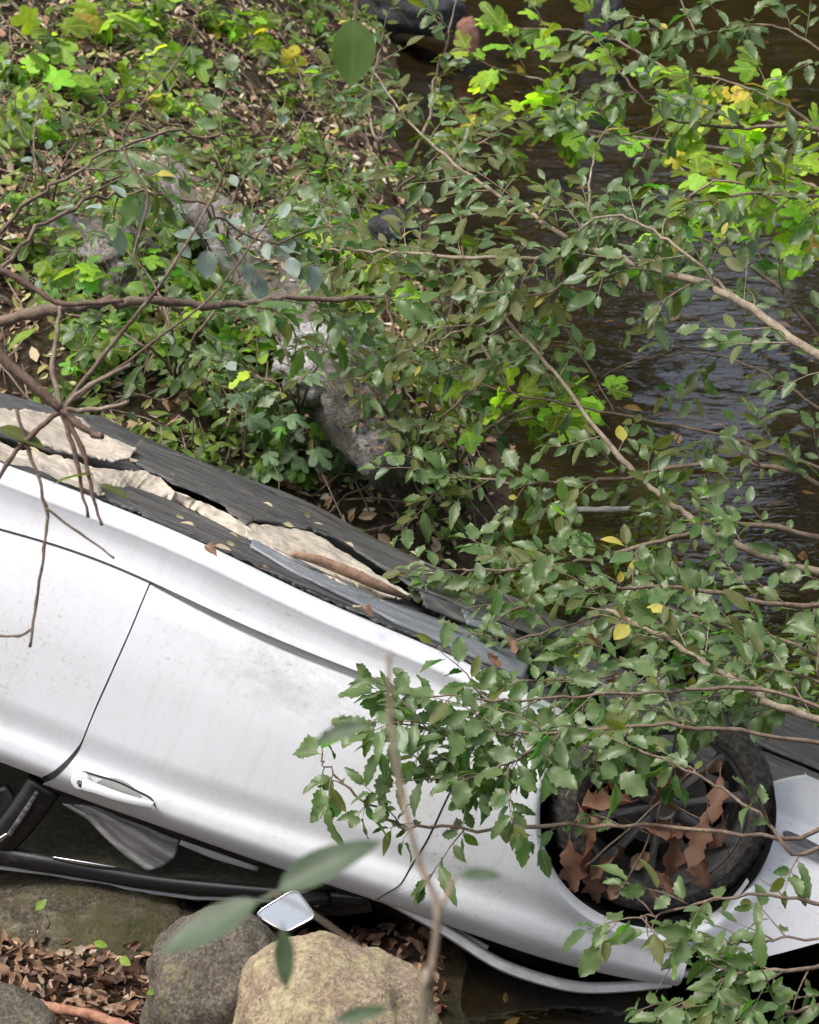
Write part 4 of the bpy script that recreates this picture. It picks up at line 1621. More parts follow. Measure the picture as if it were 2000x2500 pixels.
V_FORE = variants('fore_leaf', L_FORE, 0.115, 0.030, 'oval', 3, n=10, wave=0.02)
V_BROAD = variants('broad_leaf', L_FERN, 0.075, 0.052, 'oval', 1, n=10, wave=0.02)
V_LIMEOV = variants('lime_oval_leaf', L_FIG, 0.075, 0.036, 'oval', 3, n=8)
V_OAK = variants('oak_leaf', L_OAK, 0.17, 0.072, 'oak', 6, n=22, curl=(-0.5, 0.9), fold=(0.2, 1.2), wave=0.16)
V_SILVER = variants('silvery_leaf', L_SILVER, 0.085, 0.046, 'oval', 3, n=8, teeth=0.08, wave=0.06)
V_DARKDEAD = variants('dark_dead_leaf', L_DARKDEAD, 0.065, 0.034, 'oval', 3, n=7, curl=(-0.4, 0.5), fold=(0.1, 0.9), wave=0.12, teeth=0.15)
V_PALEDEAD = variants('pale_dead_leaf', L_PALEDEAD, 0.06, 0.03, 'oval', 3, n=7, curl=(-0.4, 0.5), fold=(0.1, 0.9), wave=0.12, teeth=0.15)
V_DRY = variants('dry_leaf', L_DRY, 0.045, 0.020, 'oval', 4, n=6, curl=(-0.2, 0.4))
V_DEAD = variants('dead_leaf', L_BROWN, 0.065, 0.034, 'oval', 5, n=7, curl=(-0.4, 0.5), fold=(0.1, 0.9), wave=0.12, teeth=0.12)


def frame_from(d, up):
    x = d.normalized()
    z = up - x * up.dot(x)
    z = z.normalized() if z.length > 1e-4 else x.orthogonal().normalized()
    return x, z.cross(x), z


def smooth_path(P, n=6, it=None):
    P = [Vector(p) for p in P]
    out = []
    m = len(P)
    for i in range(m - 1):          # Catmull-Rom
        p0, p1, p2, p3 = P[max(i - 1, 0)], P[i], P[i + 1], P[min(i + 2, m - 1)]
        for k in range(n):
            t = k / n
            out.append(0.5 * ((2 * p1) + (p2 - p0) * t + (2 * p0 - 5 * p1 + 4 * p2 - p3) * t * t + (3 * p1 - p0 - 3 * p2 + p3) * t ** 3))
    out.append(P[-1])
    return out


def rvec(s=1.0):
    return Vector((random.gauss(0, s), random.gauss(0, s), random.gauss(0, s)))


def project(p):
    q = p - CAM
    d = q.dot(FWD)
    if d < 0.1:
        return None
    return 1000 + F_PX * q.dot(RGT) / d, 1250 - F_PX * q.dot(UPV) / d, d


class Plant:
    def __init__(s, name, base, label, cat, group=None, bark=TWIG, limit=300):
        s.base = Vector(base)
        s.root = link(name, None, None, s.base)
        tag(s.root, label, cat, group)
        s.leaves = []          # (size on picture, branch object, mesh, matrix)
        s.bark = bark
        s.limit = limit

    def wood(s, name, tubes, bark=None):
        """one branch with its twigs: list of (points, radii, sides)"""
        mb = MB()
        for P, R, k in tubes:
            mb.tube([p - s.base for p in P], R, k)
        return mb.build(name, bark or s.bark, s.root)

    def leaf(s, branch, meshes, p, d, up, size):
        x, y, z = frame_from(d, up)
        q = p - s.base
        M_ = Matrix(((x.x * size, y.x * size, z.x * size, q.x), (x.y * size, y.y * size, z.y * size, q.y), (x.z * size, y.z * size, z.z * size, q.z), (0, 0, 0, 1)))
        pr = project(p)
        sc = 0.0
        if pr and -40 < pr[0] < 2040 and -40 < pr[1] < 2540:
            sc = size / pr[2] * random.uniform(0.8, 1.2)
        s.leaves.append((sc, branch, random.choice(meshes), M_))

    def limb(s, pts, r0, r1, mix, twigs=10, tlen=(0.12, 0.3), step=0.035, size=(0.55, 1.30), spread=0.8, droop=0.15, bias=Vector((0, 0, 0)), up=Vector((0, -0.35, 1)), u0=0.1, tip=True, jit=0.0035, name='branch',
             bark=None, bare=0.0, sub=0.35, upj=0.45):
        P = smooth_path(pts, 7)
        n = len(P)
        P = [p + rvec(jit) * (1 if 0 < i < n - 1 else 0) for i, p in enumerate(P)]
        R = [r0 + (r1 - r0) * (i / (n - 1)) for i in range(n)]
        # knuckles
        R = [r * (1.25 if random.random() < 0.15 else 1) for r in R]
        tubes = [(P, R, 8)]
        todo = []

        def twig(start, d, L, depth=0):
            k = 5
            q = start.copy()
            dd = d.normalized()
            T = [q.copy()]
            for i in range(k):
                dd = (dd + rvec(0.11) + Vector((0, 0, -droop * 0.35))).normalized()
                q = q + dd * L / k
                T.append(q.copy())
            rr = 0.0024 if depth == 0 else 0.0016
            tubes.append((T, [rr * (1 - 0.6 * i / k) for i in range(k + 1)], 5))
            if random.random() < bare:
                return
            acc = 0.02
            total = L
            sgn = random.choice((-1, 1))
            while acc < total:
                f = acc / total * k
                i = min(k - 1, int(f))
                p = T[i].lerp(T[i + 1], f - i)
                t = (T[i + 1] - T[i]).normalized()
                sd = t.cross(up).normalized() if t.cross(up).length > 1e-3 else t.orthogonal()
                dl = (t * random.uniform(0.35, 0.9) + sd * sgn * random.uniform(0.5, 1.0) + rvec(0.22) + Vector((0, 0, -droop * random.random())))
                todo.append((p, dl, up + rvec(upj), random.uniform(*size) * (0.75 + 0.25 * min(1, acc / total + 0.3))))
                sgn = -sgn
                acc += step * random.uniform(0.6, 1.4)
            todo.append((T[-1], dd + rvec(0.2), up + rvec(upj), random.uniform(*size)))
            if depth == 0:
                while random.random() < sub:
                    i = random.randint(1, k - 1)
                    twig(T[i], dd + rvec(0.5), L * random.uniform(0.35, 0.65), 1)
                    if random.random() < 0.4: break
        for i in range(twigs):
            u = u0 + (1 - u0) * (i + random.random()) / twigs
            f = u * (n - 1)
            k = min(n - 2, int(f))
            p = P[k].lerp(P[k + 1], f - k)
            t = (P[k + 1] - P[k]).normalized()
            perp = rvec(1)
            perp = (perp - t * perp.dot(t)).normalized()
            twig(p, t * (1.1 - spread * 0.6) + perp * spread + bias, random.uniform(*tlen))
        if tip:
            twig(P[-1], (P[-1] - P[-3]), tlen[1] * 0.7)
        b = s.wood(name, tubes, bark)
        for (p, d, u, sz) in todo:
            meshes = random.choices([m for m, _ in mix], [w_ for _, w_ in mix])[0]
            s.leaf(b, meshes, p, d, u, sz)
        return b

    def stem(s, pts, r0, r1, name='stem', bark=None, n=7, sides=10):
        P = smooth_path(pts, n)
        m = len(P)
        return s.wood(name, [(P, [r0 + (r1 - r0) * i / (m - 1) for i in range(m)], sides)], bark)

    def finish(s):
        s.leaves.sort(key=lambda q: -q[0])
        rest = {}
        for i, (sc, b, me, M_) in enumerate(s.leaves):
            if i < s.limit and sc > 0:
                o = link('leaf', me, b)
                o.matrix_local = M_
            else:
                rest.setdefault(me.materials[0].name, []).append((me, M_))
        for mn, lst in rest.items():
            mb = MB()
            for me, M_ in lst:
                mb.add([M_ @ v.co for v in me.vertices], [tuple(p.vertices) for p in me.polygons])
            o = mb.build('foliage', bpy.data.materials[mn], s.root)
            o['kind'] = 'stuff'


def gpt(x, y, dz=0.0):
    return Vector((x, y, height(x, y) + dz))


def ground_hit(px, py):
    d = FWD + RGT * ((px - 1000) / F_PX) - UPV * ((py - 1250) / F_PX)
    t = 5.0
    while t < 30:
        p = CAM + d * t
        if p.z <= max(height(p.x, p.y), 0.0):
            return p
        t += 0.02
    return CAM + d * 20


V_AGED = variants('aged_leaf', L_YEL, 0.07, 0.034, 'oval', 2, n=7)
EV = [(V_EVER, 0.60), (V_YOUNG, 0.20), (V_OLIVE, 0.17), (V_AGED, 0.015)]
EV_OL = [(V_EVER, 0.33), (V_YOUNG, 0.25), (V_OLIVE, 0.40), (V_AGED, 0.02)]
EV_D = [(V_EVER[:4], 0.42), (V_EVER[4:], 0.40), (V_YOUNG, 0.12), (V_OLIVE, 0.06)]
FIG = [(V_FIG, 0.97), (V_YELLOW, 0.03)]


def A(*pts):
    return [at(*p) for p in pts]


# 1. tree on the right bank whose long limb arches over the stream
b = gpt(2.75, 6.4)
t1 = Plant('evergreen_tree', b, 'evergreen tree whose long forked limb arches across the upper stream', 'tree', bark=PALE_TWIG)
J = at(2350, 1060, 6.3)
t1.stem([b - Vector((0, 0, 0.1)), b + Vector((-0.1, 0, 0.8)), J + Vector((0.15, 0, -0.2)), J], 0.06, 0.02, 'trunk')
t1.limb([J] + A((2000, 868, 6.4), (1785, 720, 6.6), (1600, 660, 6.75), (1437, 608, 6.9)), 0.017, 0.010, EV, 14, (0.15, 0.32), u0=0.15, tip=False, bias=Vector((-0.1, 0, 0.15)), bark=PALE_TWIG)
t1.limb(A((1437, 608, 6.9), (1330, 630, 7.0), (1130, 628, 7.1), (930, 615, 7.3), (800, 610, 7.4)), 0.009, 0.004, EV_OL, 15, (0.10, 0.26), bias=Vector((0, 0, 0.25)))
t1.limb(A((1437, 608, 6.9), (1280, 515, 7.2), (1150, 430, 7.4), (1010, 310, 7.6), (915, 180, 7.8)), 0.009, 0.003, EV_OL, 20, (0.10, 0.26), bias=Vector((0, 0, 0.2)))
t1.limb(A((1785, 720, 6.6), (1650, 600, 6.7), (1520, 530, 6.8), (1440, 540, 6.85)), 0.006, 0.003, EV, 7, (0.10, 0.25))
t1.limb(A((1437, 608, 6.9), (1440, 470, 7.0), (1455, 360, 7.1)), 0.005, 0.003, EV, 4, (0.08, 0.2))
t1.limb(A((1460, 630, 6.9), (1300, 740, 7.0), (1150, 800, 7.1), (1010, 850, 7.2)), 0.005, 0.003, EV_OL, 8, (0.10, 0.25), bias=Vector((0, 0, -0.1)))
t1.finish()

# 2. shrub behind: bare diagonal stem and the leafy mass over the car's floor
b = gpt(2.55, 7.2)
t2 = Plant('evergreen_shrub', b, 'dense evergreen shrub leaning over the dark floor of the car', 'shrub', limit=300)
J = at(2300, 1420, 6.9)
t2.stem([b - Vector((0, 0, 0.1)), J + Vector((0.2, 0.1, -0.35)), J], 0.05, 0.022, 'trunk')
t2.limb([J] + A((2000, 1400, 6.8), (1800, 1330, 6.8), (1680, 1262, 6.8), (1600, 1200, 6.85), (1500, 1100, 6.9), (1350, 910, 7.0), (1230, 770, 7.05)), 0.016, 0.005, EV_OL, 13, (0.10, 0.24), u0=0.1, spread=0.9, bark=PALE_TWIG)
t2.limb([J] + A((1900, 1290, 6.75), (1700, 1300, 6.7), (1500, 1350, 6.65), (1300, 1390, 6.6), (1130, 1390, 6.6)), 0.010, 0.004, EV, 20, (0.12, 0.28), u0=0.15)
t2.limb([J] + A((1950, 1480, 6.5), (1700, 1440, 6.45), (1450, 1440, 6.4), (1250, 1490, 6.35)), 0.010, 0.004, EV, 18, (0.12, 0.28), u0=0.15)
t2.limb([J] + A((2000, 1180, 6.9), (1750, 1130, 6.95), (1500, 1170, 7.0), (1280, 1180, 7.0), (1060, 1150, 7.0)), 0.010, 0.004, EV, 20, (0.12, 0.28), u0=0.15)
t2.finish()

b = gpt(2.85, 7.9)
t3 = Plant('evergreen_shrub', b, 'loose evergreen shrub with bare twigs in front of the rippled water', 'shrub')
J = at(2350, 1250, 7.5)
t3.stem([b - Vector((0, 0, 0.1)), J + Vector((0.2, 0.1, -0.4)), J], 0.045, 0.02, 'trunk')
t3.limb([J] + A((2000, 1000, 7.4), (1850, 900, 7.4), (1700, 860, 7.5), (1560, 880, 7.5)), 0.007, 0.003, EV, 5, (0.12, 0.28), u0=0.2, bare=0.25)
t3.limb([J] + A((1950, 1130, 7.3), (1750, 1060, 7.3), (1500, 1010, 7.4), (1250, 960, 7.4), (1060, 900, 7.5)), 0.008, 0.003, EV_OL, 13, (0.12, 0.26), u0=0.2, bare=0.15)
t3.limb([J] + A((1980, 800, 7.4), (1850, 660, 7.5), (1700, 580, 7.5), (1560, 560, 7.5)), 0.008, 0.003, EV, 15, (0.12, 0.26), u0=0.2)
t3.limb(A((1250, 960, 7.4), (1150, 800, 7.5), (1080, 700, 7.6), (1000, 640, 7.6)), 0.005, 0.003, EV_OL, 10, (0.10, 0.24), bare=0.1)
t3.limb(A((1500, 1010, 7.4), (1400, 830, 7.5), (1330, 720, 7.5)), 0.004, 0.002, EV_OL, 8, (0.10, 0.22), bare=0.2)
t3.finish()

# 3. shrub in front of the wheel
b = gpt(2.25, 5.6)
t4 = Plant('evergreen_shrub', b, 'leafy evergreen shrub reaching across the front wheel and white fender', 'shrub')
J = at(2250, 1850, 5.5)
t4.stem([b - Vector((0, 0, 0.1)), J + Vector((0.3, 0, -0.3)), J], 0.045, 0.02, 'trunk')
t4.limb([J] + A((1850, 1790, 5.45), (1600, 1770, 5.4), (1350, 1790, 5.4), (1150, 1790, 5.4), (1000, 1770, 5.4)), 0.006, 0.003, EV_D, 22, (0.12, 0.27), u0=0.28, droop=0.35, bias=Vector((0, 0, -0.15)), step=0.026)
t4.limb([J] + A((1950, 2040, 5.3), (1620, 2017, 5.35), (1300, 2022, 5.4), (1020, 2023, 5.4), (930, 1985, 5.42), (830, 1905, 5.44), (785, 1860, 5.45)), 0.0065, 0.0022, EV_D, 10, (0.06, 0.16), u0=0.3, droop=0.5, bias=Vector((0, 0, -0.1)), jit=0.005)
t4.limb([J] + A((1900, 1690, 5.6), (1600, 1690, 5.6), (1400, 1700, 5.6), (1230, 1710, 5.55), (1060, 1700, 5.5)), 0.006, 0.0025, EV_D, 17, (0.12, 0.25), u0=0.2, droop=0.3, step=0.026)
t4.limb(A((1350, 1790, 5.4), (1250, 1860, 5.35), (1150, 1900, 5.35), (1050, 1900, 5.35)), 0.004, 0.002, EV_D, 9, (0.08, 0.2), droop=0.5, step=0.026)
t4.limb([J] + A((1980, 2080, 5.2), (1850, 1990, 5.2), (1720, 1900, 5.25), (1560, 1830, 5.3)), 0.006, 0.003, EV_D, 4, (0.10, 0.2), u0=0.2)
t4.finish()

b = gpt(2.15, 5.15)
t5 = Plant('evergreen_shrub', b, 'low thin evergreen shrub hanging before the bumper and hood corner', 'shrub')
J = at(2280, 2300, 5.1)
t5.stem([b - Vector((0, 0, 0.1)), J + Vector((0.25, 0, -0.2)), J], 0.04, 0.016, 'trunk')
t5.limb([J] + A((1950, 2190, 5.1), (1750, 2200, 5.1), (1600, 2235, 5.1), (1560, 2240, 5.1)), 0.005, 0.002, EV_D, 8, (0.08, 0.2), u0=0.25, bare=0.4)
t5.limb([J] + A((1980, 2360, 5.0), (1800, 2380, 5.0), (1690, 2440, 5.0), (1640, 2480, 5.0)), 0.006, 0.003, EV_D, 16, (0.10, 0.22), u0=0.25, droop=0.4)
t5.limb([J] + A((2000, 2450, 4.9), (1850, 2470, 4.9), (1720, 2520, 4.9)), 0.005, 0.003, EV_D, 15, (0.10, 0.22), u0=0.2, droop=0.4)
t5.limb([J] + A((1960, 2290, 5.05), (1830, 2300, 5.05), (1700, 2290, 5.05)), 0.004, 0.002, EV_D, 7, (0.08, 0.18), u0=0.3, bare=0.3)
t5.finish()

b = gpt(2.5, 6.0)
t6 = Plant('evergreen_shrub', b, 'evergreen shrub with a thick brown limb above the front wheel', 'shrub')
J = at(2250, 1800, 5.9)
t6.stem([b - Vector((0, 0, 0.1)), J + Vector((0.25, 0, -0.3)), J], 0.045, 0.02, 'trunk')
t6.limb([J] + A((1950, 1745, 5.85), (1840, 1690, 5.85), (1720, 1615, 5.9), (1600, 1545, 6.0), (1480, 1490, 6.1)), 0.013, 0.006, EV, 13, (0.12, 0.26), u0=0.15, bark=PALE_TWIG)
t6.limb([J] + A((2000, 1600, 6.1), (1800, 1540, 6.15), (1600, 1480, 6.2), (1400, 1520, 6.2), (1230, 1580, 6.2)), 0.006, 0.003, EV, 20, (0.12, 0.26), u0=0.15)
t6.limb([J] + A((1980, 1660, 6.0), (1780, 1620, 6.0), (1560, 1640, 5.95), (1380, 1660, 5.9)), 0.005, 0.0025, EV, 16, (0.12, 0.24), u0=0.15)
t6.finish()

# 4. upper right: grey-green limbs before the far water
b = gpt(3.1, 7.4)
t7 = Plant('evergreen_tree', b, 'slender evergreen tree with dark twigs before the far brown water', 'tree')
J = at(2350, 420, 7.2)
t7.stem([b - Vector((0, 0, 0.1)), b.lerp(J, 0.5) + Vector((0.15, 0, 0)), J], 0.06, 0.02, 'trunk')
t7.limb([J] + A((2000, 315, 7.2), (1800, 312, 7.25), (1640, 290, 7.3), (1540, 210, 7.35), (1480, 120, 7.4)), 0.008, 0.003, EV, 13, (0.12, 0.28), u0=0.2)
t7.limb([J] + A((2000, 120, 7.4), (1850, 60, 7.5), (1700, 90, 7.5)), 0.006, 0.003, EV, 8, (0.12, 0.25), u0=0.25)
t7.limb([J] + A((2000, 480, 7.1), (1860, 470, 7.1), (1700, 500, 7.2), (1600, 560, 7.2)), 0.007, 0.003, EV, 14, (0.12, 0.28), u0=0.2)
t7.limb(A((1640, 290, 7.3), (1480, 340, 7.3), (1400, 300, 7.35)), 0.004, 0.002, EV, 5, (0.10, 0.22))
t7.limb(A((1700, 90, 7.5), (1640, -60, 7.6)), 0.004, 0.003, EV, 2, (0.10, 0.2))
t7.finish()

# 5. saplings on the bank behind the car
b = ground_hit(1010, 1120)
t8 = Plant('bank_sapling', b, 'leafy olive green sapling rising from the water edge of the bank', 'sapling')
for pts in ([(985, 960, 7.9), (950, 760, 7.9), (890, 560, 8.0), (840, 400, 8.1)], [(1060, 960, 7.8), (1090, 800, 7.8), (1130, 620, 7.9), (1120, 470, 8.0)], [(940, 1000, 7.7), (870, 880, 7.7), (820, 730, 7.8)], [(1080, 1020, 7.6), (1180, 930, 7.6), (1280, 830, 7.7)]):
    t8.limb([b] + A(*pts), 0.007, 0.003, EV_OL, 17, (0.10, 0.26), u0=0.2, bare=0.12)
t8.finish()
b = ground_hit(960, 480)
t9 = Plant('bank_sapling', b, 'pale twiggy sapling beside the dark stone on the upper bank', 'sapling', bark=PALE_TWIG)
for pts in ([(1000, 400, 9.4), (1050, 280, 9.3), (1060, 200, 9.3), (1100, 70, 9.2), (1120, -40, 9.2)], [(930, 380, 9.3), (900, 260, 9.3), (930, 120, 9.3)], [(1000, 440, 9.3), (1100, 400, 9.2), (1200, 330, 9.2)]):
    t9.limb([b] + A(*pts), 0.010, 0.003, EV_OL, 10, (0.12, 0.28), u0=0.25)
t9.finish()

for (bx, by), lab, limbs in [
        ((430, 930), 'small dark sapling behind the cream torn lining of the car', [[(420, 820, 7.5), (380, 700, 7.6), (300, 600, 7.7), (220, 540, 7.8)], [(470, 830, 7.5), (540, 740, 7.6), (600, 660, 7.7)], [(380, 860, 7.4), (260, 800, 7.4), (150, 760, 7.5)]]),
        ((560, 640), 'thin mixed green sapling leaning over the middle of the fallen log', [[(560, 540, 8.6), (600, 430, 8.6), (700, 350, 8.6), (760, 260, 8.7)], [(520, 540, 8.6), (460, 440, 8.6), (350, 380, 8.7), (250, 350, 8.8)], [(590, 570, 8.5), (690, 520, 8.5), (770, 480, 8.5)]]),
        ((130, 560), 'twiggy sapling at the left edge above the grey boulder', [[(140, 440, 8.8), (200, 330, 8.8), (300, 240, 8.8), (380, 180, 8.9)], [(110, 450, 8.8), (60, 330, 8.8), (30, 220, 8.8)], [(180, 480, 8.7), (300, 430, 8.7), (380, 430, 8.7)]]),
        ((730, 1010), 'small leafy sapling hiding the lower end of the fallen log', [[(720, 930, 7.6), (680, 830, 7.6), (620, 780, 7.7)], [(760, 930, 7.6), (800, 820, 7.6), (790, 720, 7.7)], [(700, 960, 7.5), (600, 900, 7.5), (520, 880, 7.5)]])]:
    b = ground_hit(bx, by)
    tt = Plant('bank_sapling', b, lab, 'sapling')
    for pts in limbs:
        tt.limb([b] + A(*pts), 0.007, 0.0025, [(V_EVER, 0.42), (V_YOUNG, 0.30), (V_OLIVE, 0.25), (V_SILVER, 0.03)], 9, (0.10, 0.24), u0=0.25, bare=0.22, size=(0.5, 1.15))
    tt.finish()

# 6. lime lobed-leaved bushes over the water
def fig_bush(b, label, limbs, mix=FIG, size=(0.7, 1.25), twigs=8, tl=(0.12, 0.26), r=0.010, name='fig_bush', step=0.06, group=None):
    p = Plant(name, b, label, 'bush', group, bark=PALE_TWIG)
    for pts in limbs:
        p.limb([b] + [at(*q) for q in pts], r, 0.004, mix, twigs, tl, u0=0.35, step=step, size=size, spread=0.9, droop=0.1, up=Vector((0, -0.30, 1)), upj=0.28, sub=0.2)
    p.finish()
    return p


fig_bush(gpt(4.6, 11.5), 'lime green lobed bush spreading over the water at the top', [[(1900, 480, 10.4), (1620, 380, 10.2), (1450, 270, 10.1), (1330, 200, 10.0), (1220, 170, 10.0)], [(1900, 300, 10.6), (1650, 180, 10.5), (1480, 90, 10.5), (1280, 70, 10.5)], [(1500, 330, 10.2), (1380, 280, 10.1), (1200, 300, 10.0)]], size=(0.5, 1.15), twigs=8)
fig_bush(gpt(4.2, 10.2), 'yellowing lobed bush at the upper edge of the stream by the slender tree', [[(2150, 420, 9.2), (1980, 300, 9.1), (1860, 230, 9.0), (1740, 190, 9.0)], [(2150, 500, 9.2), (1950, 440, 9.0), (1780, 400, 9.0)]], [(V_FIG, 0.84), (V_YELLOW, 0.16)], (0.6, 1.1), 9)
fig_bush(gpt(3.7, 9.2), 'lime green lobed bush low over the stream beside the arching limb', [[(2150, 600, 8.5), (1950, 520, 8.4), (1780, 440, 8.4), (1680, 480, 8.4)], [(2150, 560, 8.5), (2000, 540, 8.4), (1900, 530, 8.4)]], FIG, (0.7, 1.1), 6)
b = ground_hit(1120, 1130)
fig_bush(b, 'bright lobed shoot lit against the dark water behind the car', [[(1180, 1060, 7.7), (1250, 1010, 7.6), (1330, 985, 7.6)], [(1200, 1040, 7.7), (1350, 1010, 7.6), (1420, 970, 7.6)], [(1120, 1050, 7.7), (1160, 960, 7.7)]], [(V_FIG, 1)], (0.55, 0.85), 5, (0.06, 0.14), 0.006)

# 7. plants of the bank: upright stalks holding a few leaves
def bank_plant(name, px, py, mix, size, n, hgt, label, group, lean=0.25, cat='plant', bark=None, flat=0.25):
    b = ground_hit(px, py)
    p = Plant(name, b, label, cat, group, bark=bark or TWIG)
    for k in range(n):
        th = random.random() * 6.283
        L = hgt * random.uniform(0.45, 1.15)
        tip = b + Vector((math.cos(th) * L * lean * random.uniform(0.4, 1.4), math.sin(th) * L * lean * random.uniform(0.4, 1.4), L))
        mid = b.lerp(tip, 0.5) + Vector((math.cos(th), math.sin(th), 0)) * -0.03
        P = smooth_path([b, mid, tip], 4)
        s_ = p.wood('stalk', [(P, [0.003 * (1 - 0.5 * i / (len(P) - 1)) for i in range(len(P))], 5)])
        out = Vector((math.cos(th), math.sin(th), 0))
        for q in range(random.randint(1, 3)):
            u = 1 - 0.3 * q
            i = int(u * (len(P) - 1))
            d = out * 0.6 + rvec(0.5)
            d.z = random.uniform(-0.35, 0.2)
            meshes = random.choices([m for m, _ in mix], [w_ for _, w_ in mix])[0]
            p.leaf(s_, meshes, P[i], d, Vector((0, -0.4, 1)) + rvec(flat), random.uniform(*size))
    p.finish()
    return p


ORD = ['first', 'second', 'third', 'fourth', 'fifth', 'sixth', 'seventh', 'eighth', 'ninth', 'tenth', 'eleventh', 'twelfth', 'thirteenth', 'fourteenth', 'fifteenth', 'sixteenth', 'seventeenth', 'eighteenth', 'nineteenth',
       'twentieth', 'twenty-first', 'twenty-second', 'twenty-third', 'twenty-fourth', 'twenty-fifth', 'twenty-sixth', 'twenty-seventh', 'twenty-eighth', 'twenty-ninth', 'thirtieth']


def nth(i, text):
    return ORD[i] + ' ' + text


LIME = [(V_FIG, 0.62), (V_YELLOW, 0.05), (V_BANK, 0.23), (V_LIMEOV, 0.10)]
BNK = [(V_BANK, 0.75), (V_BANKOV, 0.25)]
LG = 'lime lobed leaf plants on the upper bank'
LL = 'lime lobed plant from the left edge on the upper bank'
for i_, (px, py) in enumerate(sorted([(40, 150), (130, 90), (30, 260), (180, 200), (90, 330), (260, 60), (330, 160), (420, 230), (380, 60), (470, 130), (560, 60), (680, 130), (640, 40), (720, 230), (780, 60), (790, 190), (520, 30), (300, 250)])):
    bank_plant('lime_plant', px, py + 50, LIME, (0.5, 1.35), random.randint(4, 8), random.uniform(0.10, 0.36), nth(i_, LL), LG, flat=0.6)
DG = 'dark lobed plants around the fallen log'
DL = 'dark green lobed plant from the left edge around the fallen log'
for i_, (px, py) in enumerate(sorted([(160, 860), (260, 900), (360, 920), (430, 870), (500, 850), (560, 900), (300, 820), (210, 960), (420, 960), (640, 890), (120, 760), (560, 760), (600, 700), (490, 640), (380, 640), (300, 520), (440, 560), (350, 720), (200, 700), (80, 640), (540, 560), (470, 720), (700, 960), (620, 1010), (150, 620), (330, 600), (420, 470)])):
    bank_plant('bank_plant', px, py, [(V_BANK, 0.5), (V_BANKOV, 0.25), (V_FIG, 0.25)], (0.5, 1.15), random.randint(6, 11), random.uniform(0.12, 0.34), nth(i_, DL), DG)
MG = 'lime plants between the log and the water'
ML = 'low lime plant from the left between the fallen log and the water'
for i_, (px, py) in enumerate(sorted([(880, 700), (920, 650), (760, 640), (700, 720), (840, 790), (960, 760), (740, 560), (880, 560), (1010, 690), (900, 900), (680, 600), (820, 480), (760, 420)])):
    bank_plant('lime_plant', px, py, [(V_FIG, 0.6), (V_BANK, 0.4)], (0.6, 1.1), random.randint(4, 8), random.uniform(0.10, 0.22), nth(i_, ML), MG)
GG = 'pale grey green plants behind the car'
GL = 'pale grey green plant from the left behind the dark car floor'
for i_, (px, py) in enumerate(sorted([(640, 1180), (700, 1130), (790, 1110), (860, 1090), (650, 1100), (600, 1140), (750, 1200), (830, 1180), (900, 1180)])):
    bank_plant('grey_plant', px, py, [(V_GREY, 0.7), (V_BANK, 0.3)], (0.5, 1.0), random.randint(6, 10), random.uniform(0.14, 0.34), nth(i_, GL), GG)

# 8. near the camera, left: bare sapling with hanging twigs
b = gpt(-1.15, 3.0)
s1 = Plant('bare_sapling', b, 'nearly bare red brown sapling whose twigs hang before the car', 'sapling', bark=RED_TWIG)
D = 4.25
K = at(150, 1000, D)
s1.stem([b, b + Vector((0.02, 0.35, 0.9)), at(-130, 800, D), at(20, 890, D), K], 0.016, 0.0095, 'stem', n=8)


def bare(pts, r0, r1, bark=RED_TWIG):
    P = smooth_path([Vector(p) for p in pts], 5)
    m = len(P)
    P = [p + rvec(0.0012) for p in P]
    return s1.wood('twig', [(P, [(r0 + (r1 - r0) * i / (m - 1)) * (1.3 if i % 5 == 0 and i else 1) for i in range(m)], 7)], bark)


bare([K] + A((190, 1035, D), (230, 1060, D), (250, 1065, D - 0.02)), 0.009, 0.006)
bare([K] + A((130, 900, D), (140, 820, D), (148, 745, D)), 0.006, 0.004, PALE_TWIG)
bare([K] + A((220, 940, D), (320, 890, D)), 0.006, 0.004, PALE_TWIG)
bare([K] + A((250, 870, D), (365, 728, D), (420, 650, D), (520, 480, D + .1), (560, 380, D + .1)), 0.005, 0.002, TWIG)
bare([K] + A((220, 1000, D), (312, 985, D)), 0.006, 0.004, PALE_TWIG)
bare([K] + A((185, 1120, D), (215, 1262, D)), 0.006, 0.003)
bare([K] + A((200, 1100, D), (225, 1200, D), (246, 1284, D)), 0.006, 0.003)
bare([K] + A((80, 1060, D), (20, 1130, D), (-40, 1230, D)), 0.006, 0.004)
hang = bare(A((40, 1000, D), (70, 1100, D), (113, 1240, D), (108, 1340, D), (88, 1470, D), (74, 1582, D)), 0.004, 0.0028, TWIG)
bare(A((113, 1240, D), (195, 1300, D), (278, 1362, D)), 0.003, 0.002, TWIG)
bare(A((78, 1535, D), (45, 1552, D), (-20, 1552, D)), 0.003, 0.0025, TWIG)
bare(A((-40, 640, D), (60, 690, D), (150, 740, D), (300, 735, D)), 0.008, 0.004, RED_TWIG)
bare([K] + A((420, 800, D), (520, 720, D), (640, 560, D), (700, 470, D)), 0.003, 0.0015, TWIG)
bare(A((365, 728, D), (330, 620, D), (360, 480, D), (300, 330, D), (420, 170, D), (480, 60, D)), 0.003, 0.0015, TWIG)
